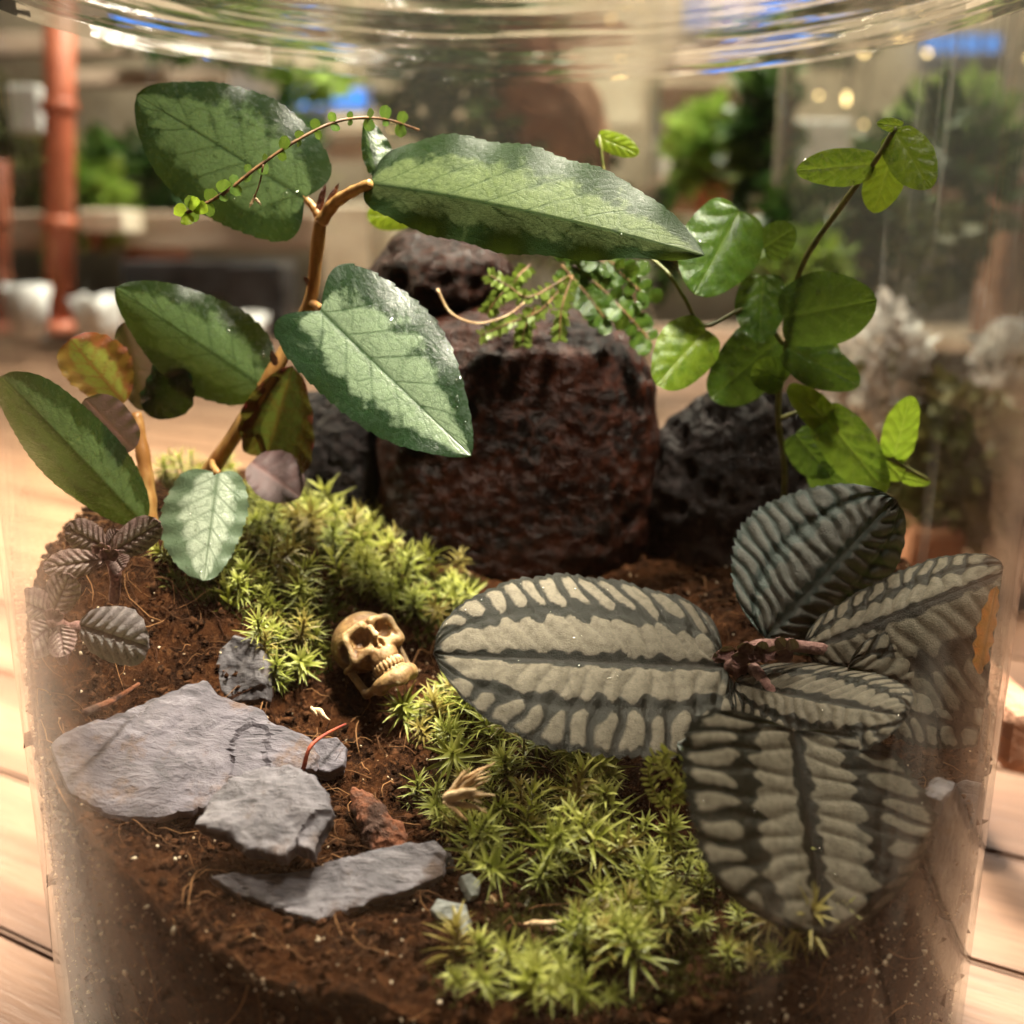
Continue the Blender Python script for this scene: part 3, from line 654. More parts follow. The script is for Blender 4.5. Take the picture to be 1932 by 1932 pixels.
# ------------------------------------------------------------------ leaves
def leaf(parent, mat, B, T, L, R, a=0.45, b=0.8, lobe=0.0, bow=0.0, fold=0.0, curl=0.12, wave=0.03, wk=5, ser=0.0, nser=16, nvein=5, slope=0.28,
         veinw=0.035, quilt=0.0, style='pale', nu=34, nv=18, flip=False, clampR=9.68, name='leaf', droop=0.0, label=None, seed=None, tipbend=0.0):
    """B base, T tip, L and R the widest points of the two halves (world cm)."""
    sd = random.uniform(0, 50) if seed is None else seed
    B, T, L, R = [np.asarray(q, float) for q in (B, T, L, R)]
    ax = T - B; ln = np.linalg.norm(ax); an = ax/ln
    Ls = (L - B) - an*((L-B) @ an); Rs = (R - B) - an*((R-B) @ an)
    N = norm(np.cross(ax, Rs - Ls))
    if N @ (CAM - B) < 0: N = -N
    u = np.linspace(0.0, 1.0, nu)**1.35; v = np.linspace(-1, 1, nv+1)
    U, Vv = np.meshgrid(u, v, indexing='ij'); AV = np.abs(Vv); uw = a/(a+b)
    W = (np.maximum(U, 1e-4)/uw)**a * (np.maximum(1-U, 1e-5)/(1-uw))**b
    if ser: W = W*(1 + ser*((U*nser + 0.3*np.sin(U*9+sd)) % 1.0 - 0.5)*sstep(.6, 1, AV)*sstep(0, .1, U))
    W = W*(1 + 0.05*np.sin(U*7 + sd + Vv))
    side = np.where((Vv < 0)[..., None], Ls, Rs); hw = np.linalg.norm(side, axis=-1)
    P = B + U[..., None]*ax + (AV*W)[..., None]*side
    P = P - an*(lobe*ln*AV**1.6*(1-U)**5*np.minimum(1, W*1.25))[..., None]
    qs = U - slope*AV**0.85; ph = qs*nvein + (.17*np.sin(U*9 + Vv*5 + sd) + .10*np.sin(U*21 - Vv*9 + sd*2) + .05*np.sin(U*47 + Vv*3) if style == 'silver' else 0); dph = np.abs(ph - np.round(ph)); dv = dph/nvein*ln
    off = bow*4*U*(1-U) + fold*AV*W*hw - curl*(AV*W)**2*hw + wave*ln*np.sin(2*math.pi*wk*U + sd + (Vv > 0)*1.7)*AV**2.5*sstep(0, .1, U)*(1-U*.4) - droop*U**2.2*ln
    off = off + tipbend*ln*np.maximum(0, U-.7)**2*4
    if quilt: off = off + quilt*((1 - np.exp(-(dph/.16)**2)) - .5 + .5*np.cos(math.pi*2*ph)*-0.4)*sstep(.04, .16, AV)*(1-.3*AV) - quilt*1.1*np.exp(-(AV/.07)**2) - (quilt*1.0*np.exp(-((AV-.53)/.06)**2) if style == 'silver' else 0)
    P = P + off[..., None]*N
    P = P.reshape(-1, 3)
    P = clamp_jar(P, clampR) if clampR else P
    mid = np.exp(-((AV*W*hw)/(veinw*1.5*(1.15-U)))**2)
    sv = np.exp(-(dv/(veinw*0.75))**2)*sstep(0.99, .7, AV)*(1-.55*AV)*(np.round(ph) > -nvein*.25)
    cell = np.floor(ph); hsh = np.modf(np.abs(np.sin(cell*12.9898 + (Vv > 0)*4.1 + sd)*43758.5))[0]; fr = ph - cell
    tc = AV*W*hw/0.42 + hsh*1.7 + .35*np.sin(fr*3.1 + hsh*6); tert = np.exp(-((np.abs(tc - np.round(tc))*.42)/(veinw*.5))**2)*sstep(.06, .12, AV)*sstep(1, .9, AV)
    if style == 'silver':
        stripe = 1 - np.exp(-(dph/.20)**2); thin = 1 - np.exp(-(dph/.07)**2); te = .07*(1 - 2*dph) + .035*np.sin(U*37 + sd) + .02*np.sin(U*81)
        inner = sstep(.05, .10, AV + te*.5 - .02)*sstep(.47, .41, AV + te - .02); outer = sstep(.55, .62, AV - te)*sstep(.97, .90, AV)
        pat = np.maximum(inner*(0.74 + .26*thin), outer*stripe)*sstep(0, .06, U)*sstep(1, .93, U); vein = np.maximum(mid*.7, sv*.3)
    elif style == 'plain': pat = 0.5 + 0*U; vein = np.maximum(mid*.7, sv*.45)
    elif style == 'dark': pat = 0.25*(1-sstep(.2, .7, AV)); vein = np.maximum(mid, sv*.5)
    else:
        near = np.exp(-(dv/(veinw*3.2))**2)*(np.round(ph) > -nvein*.25)
        pat = (1 - sstep(.30, .95, AV + .25*U**3 + .10*(1-U)**4)) - .22*near - .25*np.exp(-((AV*W*hw)/(veinw*3.0))**2)*(1-.5*U); pat = np.maximum(pat, 0); vein = np.maximum(np.maximum(mid*.9, sv*.85), tert*.5)
    nn = nv + 1
    f = [(i*nn+j, (i+1)*nn+j, (i+1)*nn+j+1, i*nn+j+1) for i in range(nu-1) for j in range(nv)]
    e1, e2 = P[nn*(nu//2)+nv//2+1] - P[nn*(nu//2)+nv//2], P[nn*(nu//2+1)+nv//2] - P[nn*(nu//2)+nv//2]
    if (np.cross(e2, e1) @ N < 0) != flip: f = [q[::-1] for q in f]
    uv = np.c_[(U*ln).ravel() + sd, (Vv*W*hw).ravel() + sd*.37]
    o = put(name, P, f, mat, parent, uv=uv, attrs={'pat': pat.ravel(), 'vein': vein.ravel()})
    if label: o['label'] = label
    o['_n'] = 1; del o['_n']
    LEAFS[o.name] = (P.reshape(nu, nn, 3), N); return o
LEAFS = {}
def lpx(B, T, w, YB, YT, dl=0.0, dr=0.0, at=0.36):   # quad of points from pixel axis + half width
    B, T = np.array(B, float), np.array(T, float); d = norm(T - B); p = np.array([-d[1], d[0]]); c = B + (T-B)*at; Yc = YB + (YT-YB)*at
    l, r = c + p*w, c - p*w
    return pt(*B, YB), pt(*T, YT), pt(*l, Yc + dl), pt(*r, Yc + dr)
def quad(B, T, L, R): return pt(*B), pt(*T), pt(*L), pt(*R)
M['water'] = glass_mat('water_drop', (0.96, 0.97, 0.95), 0.0, 0.14)
def droplets(leaf_o, n, smin_=0.02, smax_=0.055, urange=(0.1, .95), vrange=(-.95, .95)):
    G, N = LEAFS[leaf_o.name]; iv, fs = ico(2); mb = MB()
    for k in range(int(n*.6)):
        i = int(rng.uniform(*urange)**.74*(G.shape[0]-2)); j = int((rng.uniform(*vrange)*.5+.5)*(G.shape[1]-2))
        a, b, c = G[i, j], G[i+1, j], G[i, j+1]; nn = norm(np.cross(b-a, c-a)); nn = nn if nn @ (CAM-a) > 0 else -nn
        p = a + rng.random()*(b-a) + rng.random()*(c-a); s = 1.5*(smin_*.6 + (smax_-smin_)*rng.random()**4)
        q = iv*s; q = q - np.outer(q @ nn, nn)*0.45; mb.add(q + p + nn*s*.25, fs)
    o = mb.build('water_droplets', M['water'], leaf_o); o['kind'] = 'stuff'; return o
def stem(parent, pts, r, mat, name='stem', sides=8, n=28, taper=0.3):
    P = clamp_jar(spline(pts, n), 9.7); rr = r*(1 - taper*np.linspace(0, 1, n))*(1 + .06*np.sin(np.arange(n)*1.1)); vv, ff = tube_vf(P, rr, sides); return put(name, vv, ff, mat, parent)

M['leaf_a'] = leaf_material('variegated_leaf', (0.20, 0.265, 0.165), (0.011, 0.027, 0.011), (0.017, 0.045, 0.014), (0.13, 0.045, 0.045), 4.0, 0.30, 0.14, 0.28, 0.60, 0.35, 0.5)
M['leaf_a_dark'] = leaf_material('variegated_leaf_dark', (0.085, 0.135, 0.052), (0.009, 0.023, 0.007), (0.008, 0.022, 0.007), (0.13, 0.05, 0.05), 4.0, 0.28, 0.16, 0.28, 0.62, 0.35, 0.5)
M['leaf_a_silver'] = leaf_material('variegated_leaf_silver', (0.38, 0.43, 0.33), (0.10, 0.14, 0.085), (0.09, 0.13, 0.07), (0.2, 0.18, 0.15), 3.6, 0.38, 0.12, 0.35, 0.35, 0.4)
M['leaf_a_long'] = leaf_material('variegated_leaf_long', (0.078, 0.104, 0.040), (0.010, 0.022, 0.006), (0.011, 0.027, 0.007), (0.10, 0.06, 0.04), 4.0, 0.42, 0.18, 0.28, 0.68, 0.35, 0.08)
M['leaf_red'] = leaf_material('red_young_leaf', (0.11, 0.13, 0.045), (0.10, 0.014, 0.014), (0.15, 0.02, 0.02), (0.09, 0.022, 0.018), 2.6, 0.3, 0.2, 0.5, 0.5, 0.6)
M['leaf_young'] = leaf_material('young_leaf', (0.30, 0.33, 0.07), (0.26, 0.05, 0.03), (0.35, 0.10, 0.05), (0.2, 0.06, 0.04), 4, 0.25, 0.25, 0.2, 0.4, 0.6, 0.6)
M['leaf_purple'] = leaf_material('purple_underside', (0.115, 0.055, 0.052), (0.070, 0.030, 0.032), (0.14, 0.055, 0.05), (0.12, 0.055, 0.05), 3.0, 0.45, 0.12, 0.25, 0.3, 0.4)
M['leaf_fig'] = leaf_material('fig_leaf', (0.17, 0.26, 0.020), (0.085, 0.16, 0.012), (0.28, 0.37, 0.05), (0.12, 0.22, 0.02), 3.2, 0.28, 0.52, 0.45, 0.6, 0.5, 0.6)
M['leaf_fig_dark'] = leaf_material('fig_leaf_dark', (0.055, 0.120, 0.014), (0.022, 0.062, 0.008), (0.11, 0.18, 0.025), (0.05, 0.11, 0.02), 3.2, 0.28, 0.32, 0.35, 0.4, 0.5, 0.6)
M['leaf_lime'] = leaf_material('lime_leaf', (0.26, 0.36, 0.018), (0.18, 0.28, 0.010), (0.32, 0.42, 0.05), (0.25, 0.34, 0.02), 3.4, 0.3, 0.5, 0.3, 0.3, 0.4)
M['leaf_silver'] = leaf_material('silver_leaf', (0.142, 0.122, 0.093), (0.007, 0.007, 0.0045), (0.009, 0.007, 0.0045), (0.10, 0.06, 0.05), 7.0, 0.5, 0.03, 0.06, 0.36, 0.8, 0.10)
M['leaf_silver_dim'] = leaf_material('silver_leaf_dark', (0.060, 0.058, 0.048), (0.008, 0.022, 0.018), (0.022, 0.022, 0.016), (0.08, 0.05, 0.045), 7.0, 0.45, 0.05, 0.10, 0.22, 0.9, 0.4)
M['leaf_fuzzy'] = leaf_material('fuzzy_purple_leaf', (0.42, 0.33, 0.30), (0.20, 0.13, 0.115), (0.12, 0.05, 0.05), (0.16, 0.08, 0.075), 5.0, 0.55, 0.06, 0.45, 0.3, 1.0, 0.3)
M['leaf_bud'] = leaf_material('fuzzy_bud', (0.36, 0.22, 0.20), (0.22, 0.11, 0.10), (0.2, 0.09, 0.09), (0.3, 0.16, 0.15), 6.0, 0.6, 0.06, 0.3, 0.3, 0.8, 0.2)
M['leaf_grey'] = leaf_material('grey_leaf', (0.40, 0.37, 0.36), (0.28, 0.24, 0.24), (0.17, 0.13, 0.13), (0.2, 0.15, 0.14), 6.0, 0.5, 0.05, 0.2, 0.3, 0.9, 0.35)
M['leaf_tiny'] = leaf_material('tiny_leaf', (0.10, 0.19, 0.03), (0.05, 0.11, 0.02), (0.15, 0.24, 0.05), (0.1, 0.17, 0.04), 9, 0.35, 0.35, 0.2, 0.3, 0.3)
M['leaf_sprig'] = leaf_material('sprig_leaf', (0.30, 0.27, 0.05), (0.20, 0.19, 0.03), (0.32, 0.30, 0.07), (0.25, 0.22, 0.05), 9, 0.4, 0.3, 0.2, 0.3, 0.3)
M['leaf_frond'] = leaf_material('frond_leaf', (0.16, 0.23, 0.03), (0.09, 0.14, 0.02), (0.2, 0.26, 0.05), (0.14, 0.2, 0.03), 9, 0.35, 0.35, 0.2, 0.4, 0.3)
M['glimpse_orange'] = leaf_material('orange_wood_glimpse', (0.80, 0.22, 0.02), (0.60, 0.14, 0.02), (0.3, 0.08, 0.02), (0.5, 0.17, 0.04), 5, 0.4, 0.3, 0.3, 0.3, 0.6)
M['stem_tan'] = simple_noise_mat('tan_stem', (0.30, 0.13, 0.035), (0.50, 0.29, 0.10), 2.0, 0.4, 0.2, 14, 0.03, transl=0.15, stretch=(1, 1, .35))
M['stem_green'] = simple_noise_mat('green_stem', (0.10, 0.11, 0.025), (0.20, 0.19, 0.05), 3, 0.45, 0.2, 14, 0.03)
M['stem_pink'] = simple_noise_mat('pink_fuzzy_stem', (0.22, 0.10, 0.085), (0.44, 0.24, 0.21), 5, 0.6, 0.9, 16, 0.06)
M['stem_brown'] = simple_noise_mat('brown_stem', (0.10, 0.045, 0.02), (0.26, 0.13, 0.05), 4, 0.5, 0.2, 14, 0.03)

# ---- tall variegated plant on the left
pa = empty('variegated_plant', pt(420, 900, 0.6), 'tall left plant with dark veined silvery green leaves and tan stems', 'plant')
SA = M['stem_tan']
stem(pa, [pt(282, 1000, -.6), pt(278, 930, -.4), pt(270, 860, -.2), pt(256, 780, .1)], .19, SA)
stem(pa, [pt(385, 905, .9), pt(430, 840, .7), pt(470, 780, .6), pt(508, 715, .5), pt(545, 650, .6), pt(585, 570, .6), pt(597, 480, .5), pt(606, 410, .3)], .185, SA)
stem(pa, [pt(606, 418, .3), pt(592, 392, .4), pt(570, 368, .5)], .10, SA, 'petiole')
stem(pa, [pt(606, 418, .3), pt(630, 385, .1), pt(664, 362, -.2), pt(700, 346, -.4)], .14, SA, 'petiole')
stem(pa, [pt(470, 790, .7), pt(490, 830, .8), pt(506, 858, 1.0), pt(560, 850, 1.2)], .08, M['stem_brown'], 'petiole')
stem(pa, [pt(505, 720, .5), pt(498, 722, .5), pt(488, 728, .5)], .08, SA, 'petiole')
stem(pa, [pt(588, 572, .6), pt(598, 576, 0), pt(606, 582, -.9)], .09, SA, 'petiole')
for q in [((598,405),(615,345),.35), ((612,398),(640,345),.2), ((600,560),(572,520),.6), ((520,690),(512,660),.3)]:
    B, T, L, R = lpx(q[0], q[1], 7, q[2], q[2]-.1); leaf(pa, M['stem_pink'], B, T, L, R, style='plain', nu=10, nv=4, name='stipule')
A = M['leaf_a']
lA4 = leaf(pa, A, *quad((604,585,-1.0), (889,860,-2.7), (600,745,-2.0), (815,592,-1.5)), a=.30, b=.74, lobe=.20, curl=.18, wave=.008, wk=3.3, ser=.04, nser=15, nvein=6, slope=.3, nu=130, nv=70)
lA1 = leaf(pa, M['leaf_a_long'], *quad((700,346,-.3), (1330,482,-3.2), (905,240,-.4), (955,478,-1.9)), a=.42, b=.80, lobe=.07, curl=.10, fold=-.20, wave=.014, wk=4.3, ser=.035, nser=26, nvein=8, slope=.26, nu=150, nv=64, bow=.25)
leaf(pa, M['leaf_a_dark'], *quad((716,338,-.1), (688,222,.4), (684,290,.1), (745,275,.3)), nu=24, nv=12, ser=.06, curl=.3)
lA2 = leaf(pa, M['leaf_a_dark'], *quad((574,374,.4), (258,180,1.2), (412,425,.3), (535,200,.9)), a=.38, b=.62, lobe=.16, curl=.15, wave=.012, wk=3.4, ser=.03, nser=18, nvein=6, slope=.3, nu=110, nv=56)
lA3 = leaf(pa, M['leaf_a_dark'], *quad((492,728,.5), (217,543,-.1), (300,705,.1), (420,562,.5)), a=.42, b=.70, lobe=.06, curl=.25, wave=.01, wk=3.7, ser=.035, nser=15, nvein=6, nu=110, nv=56)
lA5 = leaf(pa, M['leaf_red'], *quad((505,858,1.0), (552,690,.5), (466,780,.6), (626,778,.2)), a=.4, b=.6, lobe=.1, curl=-.25, fold=.25, wave=.03, nu=34, nv=18, nvein=4)
leaf(pa, M['leaf_purple'], *quad((272,775,.7), (232,608,.4), (210,690,.5), (350,715,.7)), a=.45, b=.6, curl=.3, fold=-.3, wave=.02, nu=30, nv=16)
lA6 = leaf(pa, M['leaf_a_dark'], *quad((275,780,.5), (350,690,.3), (268,700,.6), (345,775,.3)), a=.5, b=.5, curl=.3, nu=26, nv=14, style='dark')
lA7 = leaf(pa, M['leaf_young'], *quad((234,760,.2), (132,640,-.3), (116,712,-.2), (222,650,.0)), a=.55, b=.42, curl=.35, wave=.03, ser=.08, nser=9, nu=40, nv=24, label='small curled young leaf, lime green with a red margin')
lA8 = leaf(pa, M['leaf_a_dark'], *quad((272,990,-1.4), (3,708,-4.4), (82,890,-2.9), (200,800,-2.3)), a=.5, b=.62, lobe=.03, curl=.2, wave=.008, wk=3.1, ser=.03, nser=18, nvein=7, nu=100, nv=48)
leaf(pa, M['leaf_purple'], *quad((252,848,-1.6), (160,752,-1.9), (165,832,-1.9), (240,768,-1.5)), a=.5, b=.5, curl=.02, fold=.12, nu=24, nv=14, style='dark')
leaf(pa, M['leaf_purple'], *quad((474,872,.0), (566,938,-.2), (480,932,-.5), (556,868,.3)), a=.42, b=.5, curl=.0, fold=.12, wave=.02, nu=24, nv=14, style='dark', label='round dull brown leaf in the shade')
lA11 = leaf(pa, M['leaf_a_silver'], *quad((410,893,-1.2), (384,1096,-2.3), (296,985,-1.8), (462,965,-1.5)), a=.32, b=.55, lobe=.10, curl=.3, wave=.015, ser=.07, nser=13, nvein=6, nu=90, nv=48)
stem(pa, [pt(410, 893, -1.2), pt(402, 880, -.4), pt(400, 870, .7)], .08, SA, 'petiole')
droplets(lA4, 46, .015, .06, (.15, .98), (.55, .98)); droplets(lA2, 40, .02, .07, (.02, .35), (-.9, 0)); droplets(lA3, 40, .015, .055, (.1, .9), (.5, .98))
droplets(lA11, 60, .012, .035, (.3, .98), (-.8, .6)); droplets(lA6, 24, .03, .07, (.0, .5)); droplets(lA7, 24, .03, .08, (.5, .98)); droplets(lA1, 26, .012, .04, (.3, .9), (-.3, .8))

# ---- small fuzzy purplish plants by the left glass
def rosette(name, label, leaves, buds, stems, base):
    r = empty(name, base, label, 'plant')
    for s in stems: stem(r, s, .13, M['stem_pink'], n=16)
    for (B, T, w, yb, yt, mt) in leaves:
        leaf(r, M[mt], *lpx(B, T, w, yb, yt), a=.55, b=.5, curl=.35, fold=.15, quilt=.035, nvein=7, slope=.25, nu=40, nv=22, wave=.01, veinw=.03)
    for (c, w, Y) in buds:
        for k in range(4):
            an = k*1.57 + random.random(); T = (c[0] + w*math.cos(an), c[1] - w*.7*abs(math.sin(an)) - w*.2)
            leaf(r, M['leaf_bud'], *lpx(c, T, w*.45, Y, Y-.1), a=.5, b=.5, curl=-.5, quilt=.02, nvein=6, nu=16, nv=10, name='bud_leaf')
rosette('fuzzy_plant', 'small fuzzy brown-purple rosette below the tall left plant', [
    ((212,1042), (303,985), 33, -3.4, -3.5, 'leaf_fuzzy'), ((200,1032), (124,996), 32, -3.4, -3.4, 'leaf_fuzzy'), ((196,1056), (80,1072), 27, -3.5, -4.2, 'leaf_fuzzy'),
    ((215,1050), (232,1075), 22, -3.6, -3.8, 'leaf_fuzzy'), ((205,1030), (225,1000), 18, -3.2, -3.2, 'leaf_fuzzy')], [((206,1055), 24, -3.7), ((190,1040), 18, -3.6)],
    [[pt(208, 1045, -3.5), pt(218, 1085, -3.4), pt(215, 1135, -3.2)]], pt(215, 1130, -3.2))
rosette('fuzzy_plant', 'fuzzy grey-pink rosette pressed against the left glass wall', [
    ((98,1160), (132,1082), 34, -4.6, -4.6, 'leaf_fuzzy'), ((92,1158), (28,1128), 34, -4.7, -4.7, 'leaf_fuzzy'), ((100,1178), (36,1232), 38, -4.8, -5.2, 'leaf_fuzzy'),
    ((112,1180), (120,1240), 28, -4.9, -5.3, 'leaf_fuzzy'), ((150,1180), (282,1222), 55, -4.7, -5.0, 'leaf_grey')], [((100,1168), 22, -4.9)],
    [[pt(100, 1170, -4.8), pt(125, 1185, -4.7), pt(152, 1180, -4.7)], [pt(100, 1165, -4.8), pt(110, 1210, -4.5), pt(120, 1250, -4.3)]], pt(115, 1240, -4.4))

# ---- silver-striped plant on the right
pd = empty('silver_plant', pt(1400, 1280, -3.6), 'large quilted silver and dark brown striped plant against the right glass', 'plant')
kw = dict(style='silver', quilt=.034, veinw=.05, wave=.006, ser=.05, nser=24, nu=110, nv=56, slope=.16)
lD1 = leaf(pd, M['leaf_silver'], *quad((1366,1258,-4.0), (818,1232,-5.2), (1110,1425,-6.4), (1110,1072,-2.7)), a=.32, b=.52, lobe=.06, curl=.22, fold=.10, nvein=13, **kw)
leaf(pd, M['leaf_silver_dim'], *quad((1445,1205,-3.2), (1690,942,-2.3), (1400,1010,-2.2), (1690,1120,-2.6)), a=.45, b=.5, curl=.3, fold=-.1, nvein=13, **{**kw, 'quilt': .075})
leaf(pd, M['leaf_silver'], *quad((1520,1225,-3.8), (1905,1075,-4.4), (1640,1090,-3.0), (1760,1345,-5.2)), a=.5, b=.42, curl=.2, nvein=12, **kw)
lD4 = leaf(pd, M['leaf_silver'], *quad((1388,1286,-4.4), (1712,1350,-6.6), (1500,1400,-6.2), (1585,1222,-4.4)), a=.45, b=.48, curl=.35, nvein=14, **kw)
leaf(pd, M['leaf_silver'], *quad((1600,1260,-4.6), (1900,1345,-4.9), (1720,1395,-5.4), (1800,1200,-4.3)), a=.5, b=.42, curl=.2, nvein=10, **kw)
lD5 = leaf(pd, M['leaf_silver'], *quad((1500,1378,-6.6), (1562,1775,-8.8), (1282,1585,-9.4), (1772,1560,-7.3)), a=.34, b=.40, lobe=.06, curl=-.03, nvein=10, clampR=9.855, **{**kw, 'quilt': .022})
leaf(pd, M['leaf_silver_dim'], *quad((1375,1330,-4.6), (1290,1420,-6.0), (1290,1370,-5.2), (1365,1395,-5.6)), a=.5, b=.5, curl=.3, nvein=8, **kw)
stem(pd, [pt(1378, 1262, -4.0), pt(1420, 1225, -4.3), pt(1470, 1218, -4.2), pt(1530, 1222, -3.9), pt(1640, 1240, -3.8)], .15, M['stem_pink'], n=24)
stem(pd, [pt(1395, 1250, -4.2), pt(1400, 1300, -4.0), pt(1405, 1360, -3.8)], .15, M['stem_pink'], n=16)
stem(pd, [pt(1420, 1260, -4.2), pt(1460, 1310, -4.9), pt(1500, 1380, -5.6)], .12, M['stem_pink'], 'petiole', n=16)
for k in range(16):
    c = (1372 + 8*k + random.uniform(-6, 6), 1235 - 6*math.sin(k) + random.uniform(-8, 8)); an = random.uniform(0, 6.28)
    leaf(pd, M['leaf_bud'], *lpx(c, (c[0] + 34*math.cos(an), c[1] + 22*math.sin(an)), 13, -4.45, -4.65), a=.5, b=.5, curl=-.4, quilt=.02, nvein=6, nu=16, nv=10, name='bud_leaf')
droplets(lD1, 90, .010, .03, (.1, .98)); droplets(lD5, 110, .010, .035, (.2, .98)); droplets(lD4, 40, .012, .035, (.5, .98))
lo = leaf(None, M['glimpse_orange'], *quad((1848,1272,-5.3), (1880,1105,-5.1), (1846,1190,-5.25), (1880,1190,-5.15)), a=.5, b=.6, curl=.2, nu=24, nv=10, name='wood_glimpse', style='plain', clampR=9.85)  # added sliver, stands in for background wood seen between leaf and glass
tag(lo, 'narrow orange sliver standing in for wood glimpsed at the right glass wall', 'leaf')

# ---- climbing heart-leaved plant on the right
pf = empty('climbing_fig', pt(1480, 960, 1.5), 'climbing plant with small glossy heart-shaped green leaves at right back', 'plant')
SG = M['stem_green']
stem(pf, [pt(1478, 960, 1.6), pt(1480, 880, 1.5), pt(1468, 770, 1.4), pt(1486, 640, 1.2), pt(1512, 505, .8), pt(1590, 385, .2), pt(1650, 305, -.2), pt(1690, 240, -.4)], .075, SG, n=50)
stem(pf, [pt(1478, 650, 1.3), pt(1420, 580, 1.2), pt(1330, 615, 1.0), pt(1290, 560, 1.0), pt(1255, 510, 1.1), pt(1160, 420, 2.2), pt(1130, 255, 2.6)], .05, SG, n=40)
stem(pf, [pt(1470, 790, 1.4), pt(1530, 775, 1.2), pt(1600, 810, .9), pt(1655, 850, .7), pt(1752, 905, .4)], .05, SG, n=30)
stem(pf, [pt(1160, 420, 2.2), pt(1000, 430, 3.0), pt(770, 400, 3.4)], .04, SG, n=30)
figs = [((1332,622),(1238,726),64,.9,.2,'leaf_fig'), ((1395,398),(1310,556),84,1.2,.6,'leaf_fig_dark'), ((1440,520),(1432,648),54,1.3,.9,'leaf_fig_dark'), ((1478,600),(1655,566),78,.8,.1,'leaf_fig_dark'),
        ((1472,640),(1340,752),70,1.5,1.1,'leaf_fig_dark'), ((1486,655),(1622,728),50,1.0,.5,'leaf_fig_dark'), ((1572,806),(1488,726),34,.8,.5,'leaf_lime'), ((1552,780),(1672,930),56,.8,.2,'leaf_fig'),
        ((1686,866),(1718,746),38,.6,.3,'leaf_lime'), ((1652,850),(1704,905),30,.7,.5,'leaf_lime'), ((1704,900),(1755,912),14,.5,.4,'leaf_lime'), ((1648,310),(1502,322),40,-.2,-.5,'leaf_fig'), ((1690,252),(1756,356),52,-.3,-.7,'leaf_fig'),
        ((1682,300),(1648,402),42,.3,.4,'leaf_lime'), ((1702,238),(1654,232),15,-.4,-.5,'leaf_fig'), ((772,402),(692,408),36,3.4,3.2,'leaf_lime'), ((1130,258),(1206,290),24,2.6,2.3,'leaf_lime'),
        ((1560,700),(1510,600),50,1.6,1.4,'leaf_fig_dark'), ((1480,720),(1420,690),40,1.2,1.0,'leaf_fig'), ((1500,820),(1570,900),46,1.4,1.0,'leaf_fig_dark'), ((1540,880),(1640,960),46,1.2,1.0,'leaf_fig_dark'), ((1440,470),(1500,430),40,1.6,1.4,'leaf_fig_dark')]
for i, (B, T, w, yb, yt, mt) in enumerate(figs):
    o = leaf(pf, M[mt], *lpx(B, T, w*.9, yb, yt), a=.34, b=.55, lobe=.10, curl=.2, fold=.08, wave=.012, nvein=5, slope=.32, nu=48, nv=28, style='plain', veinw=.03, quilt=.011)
    if i in (0, 1, 2, 3, 4, 5, 7, 11, 12): droplets(o, 26, .015, .06)

# ---- trailing vine with tiny round leaves, top left
pv = empty('trailing_vine', pt(790, 245, .8), 'thin trailing vine with tiny round paired leaves arching at upper left', 'plant')
vp = [pt(352, 402, -2.2), pt(420, 366, -2.0), pt(482, 318, -1.8), pt(560, 265, -1.5), pt(640, 228, -1.0), pt(720, 224, -.3), pt(790, 245, .8)]
stem(pv, vp, .035, M['stem_brown'], n=40); VP = spline(vp, 60)
for k in range(2, 58, 4):
    c = VP[k]
    for s in (-1, 1):
        d = norm(V3(random.uniform(-.5, .5), random.uniform(-.4, .2), s*1.0)); sz = random.uniform(.09, .2); T = c + d*sz*1.5; n2 = norm(np.cross(d, V3(0, 1, 0)))*sz*.62 + V3(0, random.uniform(-.1, .1), 0)
        leaf(pv, M['leaf_tiny'], c, T, c + d*sz*.75 + n2, c + d*sz*.75 - n2, a=.5, b=.45, nu=9, nv=6, style='plain', clampR=None)
for q in [((352,402),(328,392)), ((352,402),(352,425)), ((360,398),(372,372)), ((365,400),(390,385))]: leaf(pv, M['leaf_lime'], *lpx(q[0], q[1], 13, -2.2, -2.3), a=.5, b=.4, nu=9, nv=6, style='plain', curl=.4)
stem(pv, [pt(497, 310, -1.8), pt(490, 345, -1.8), pt(480, 372, -1.8)], .018, M['stem_brown'], 'tendril', n=10)
for q in [((480,372),(470,392)), ((480,372),(494,388)), ((480,372),(482,366))]: leaf(pv, M['straw'], *lpx(q[0], q[1], 3, -1.8, -1.8), nu=6, nv=4, style='plain', name='tendril_tip')

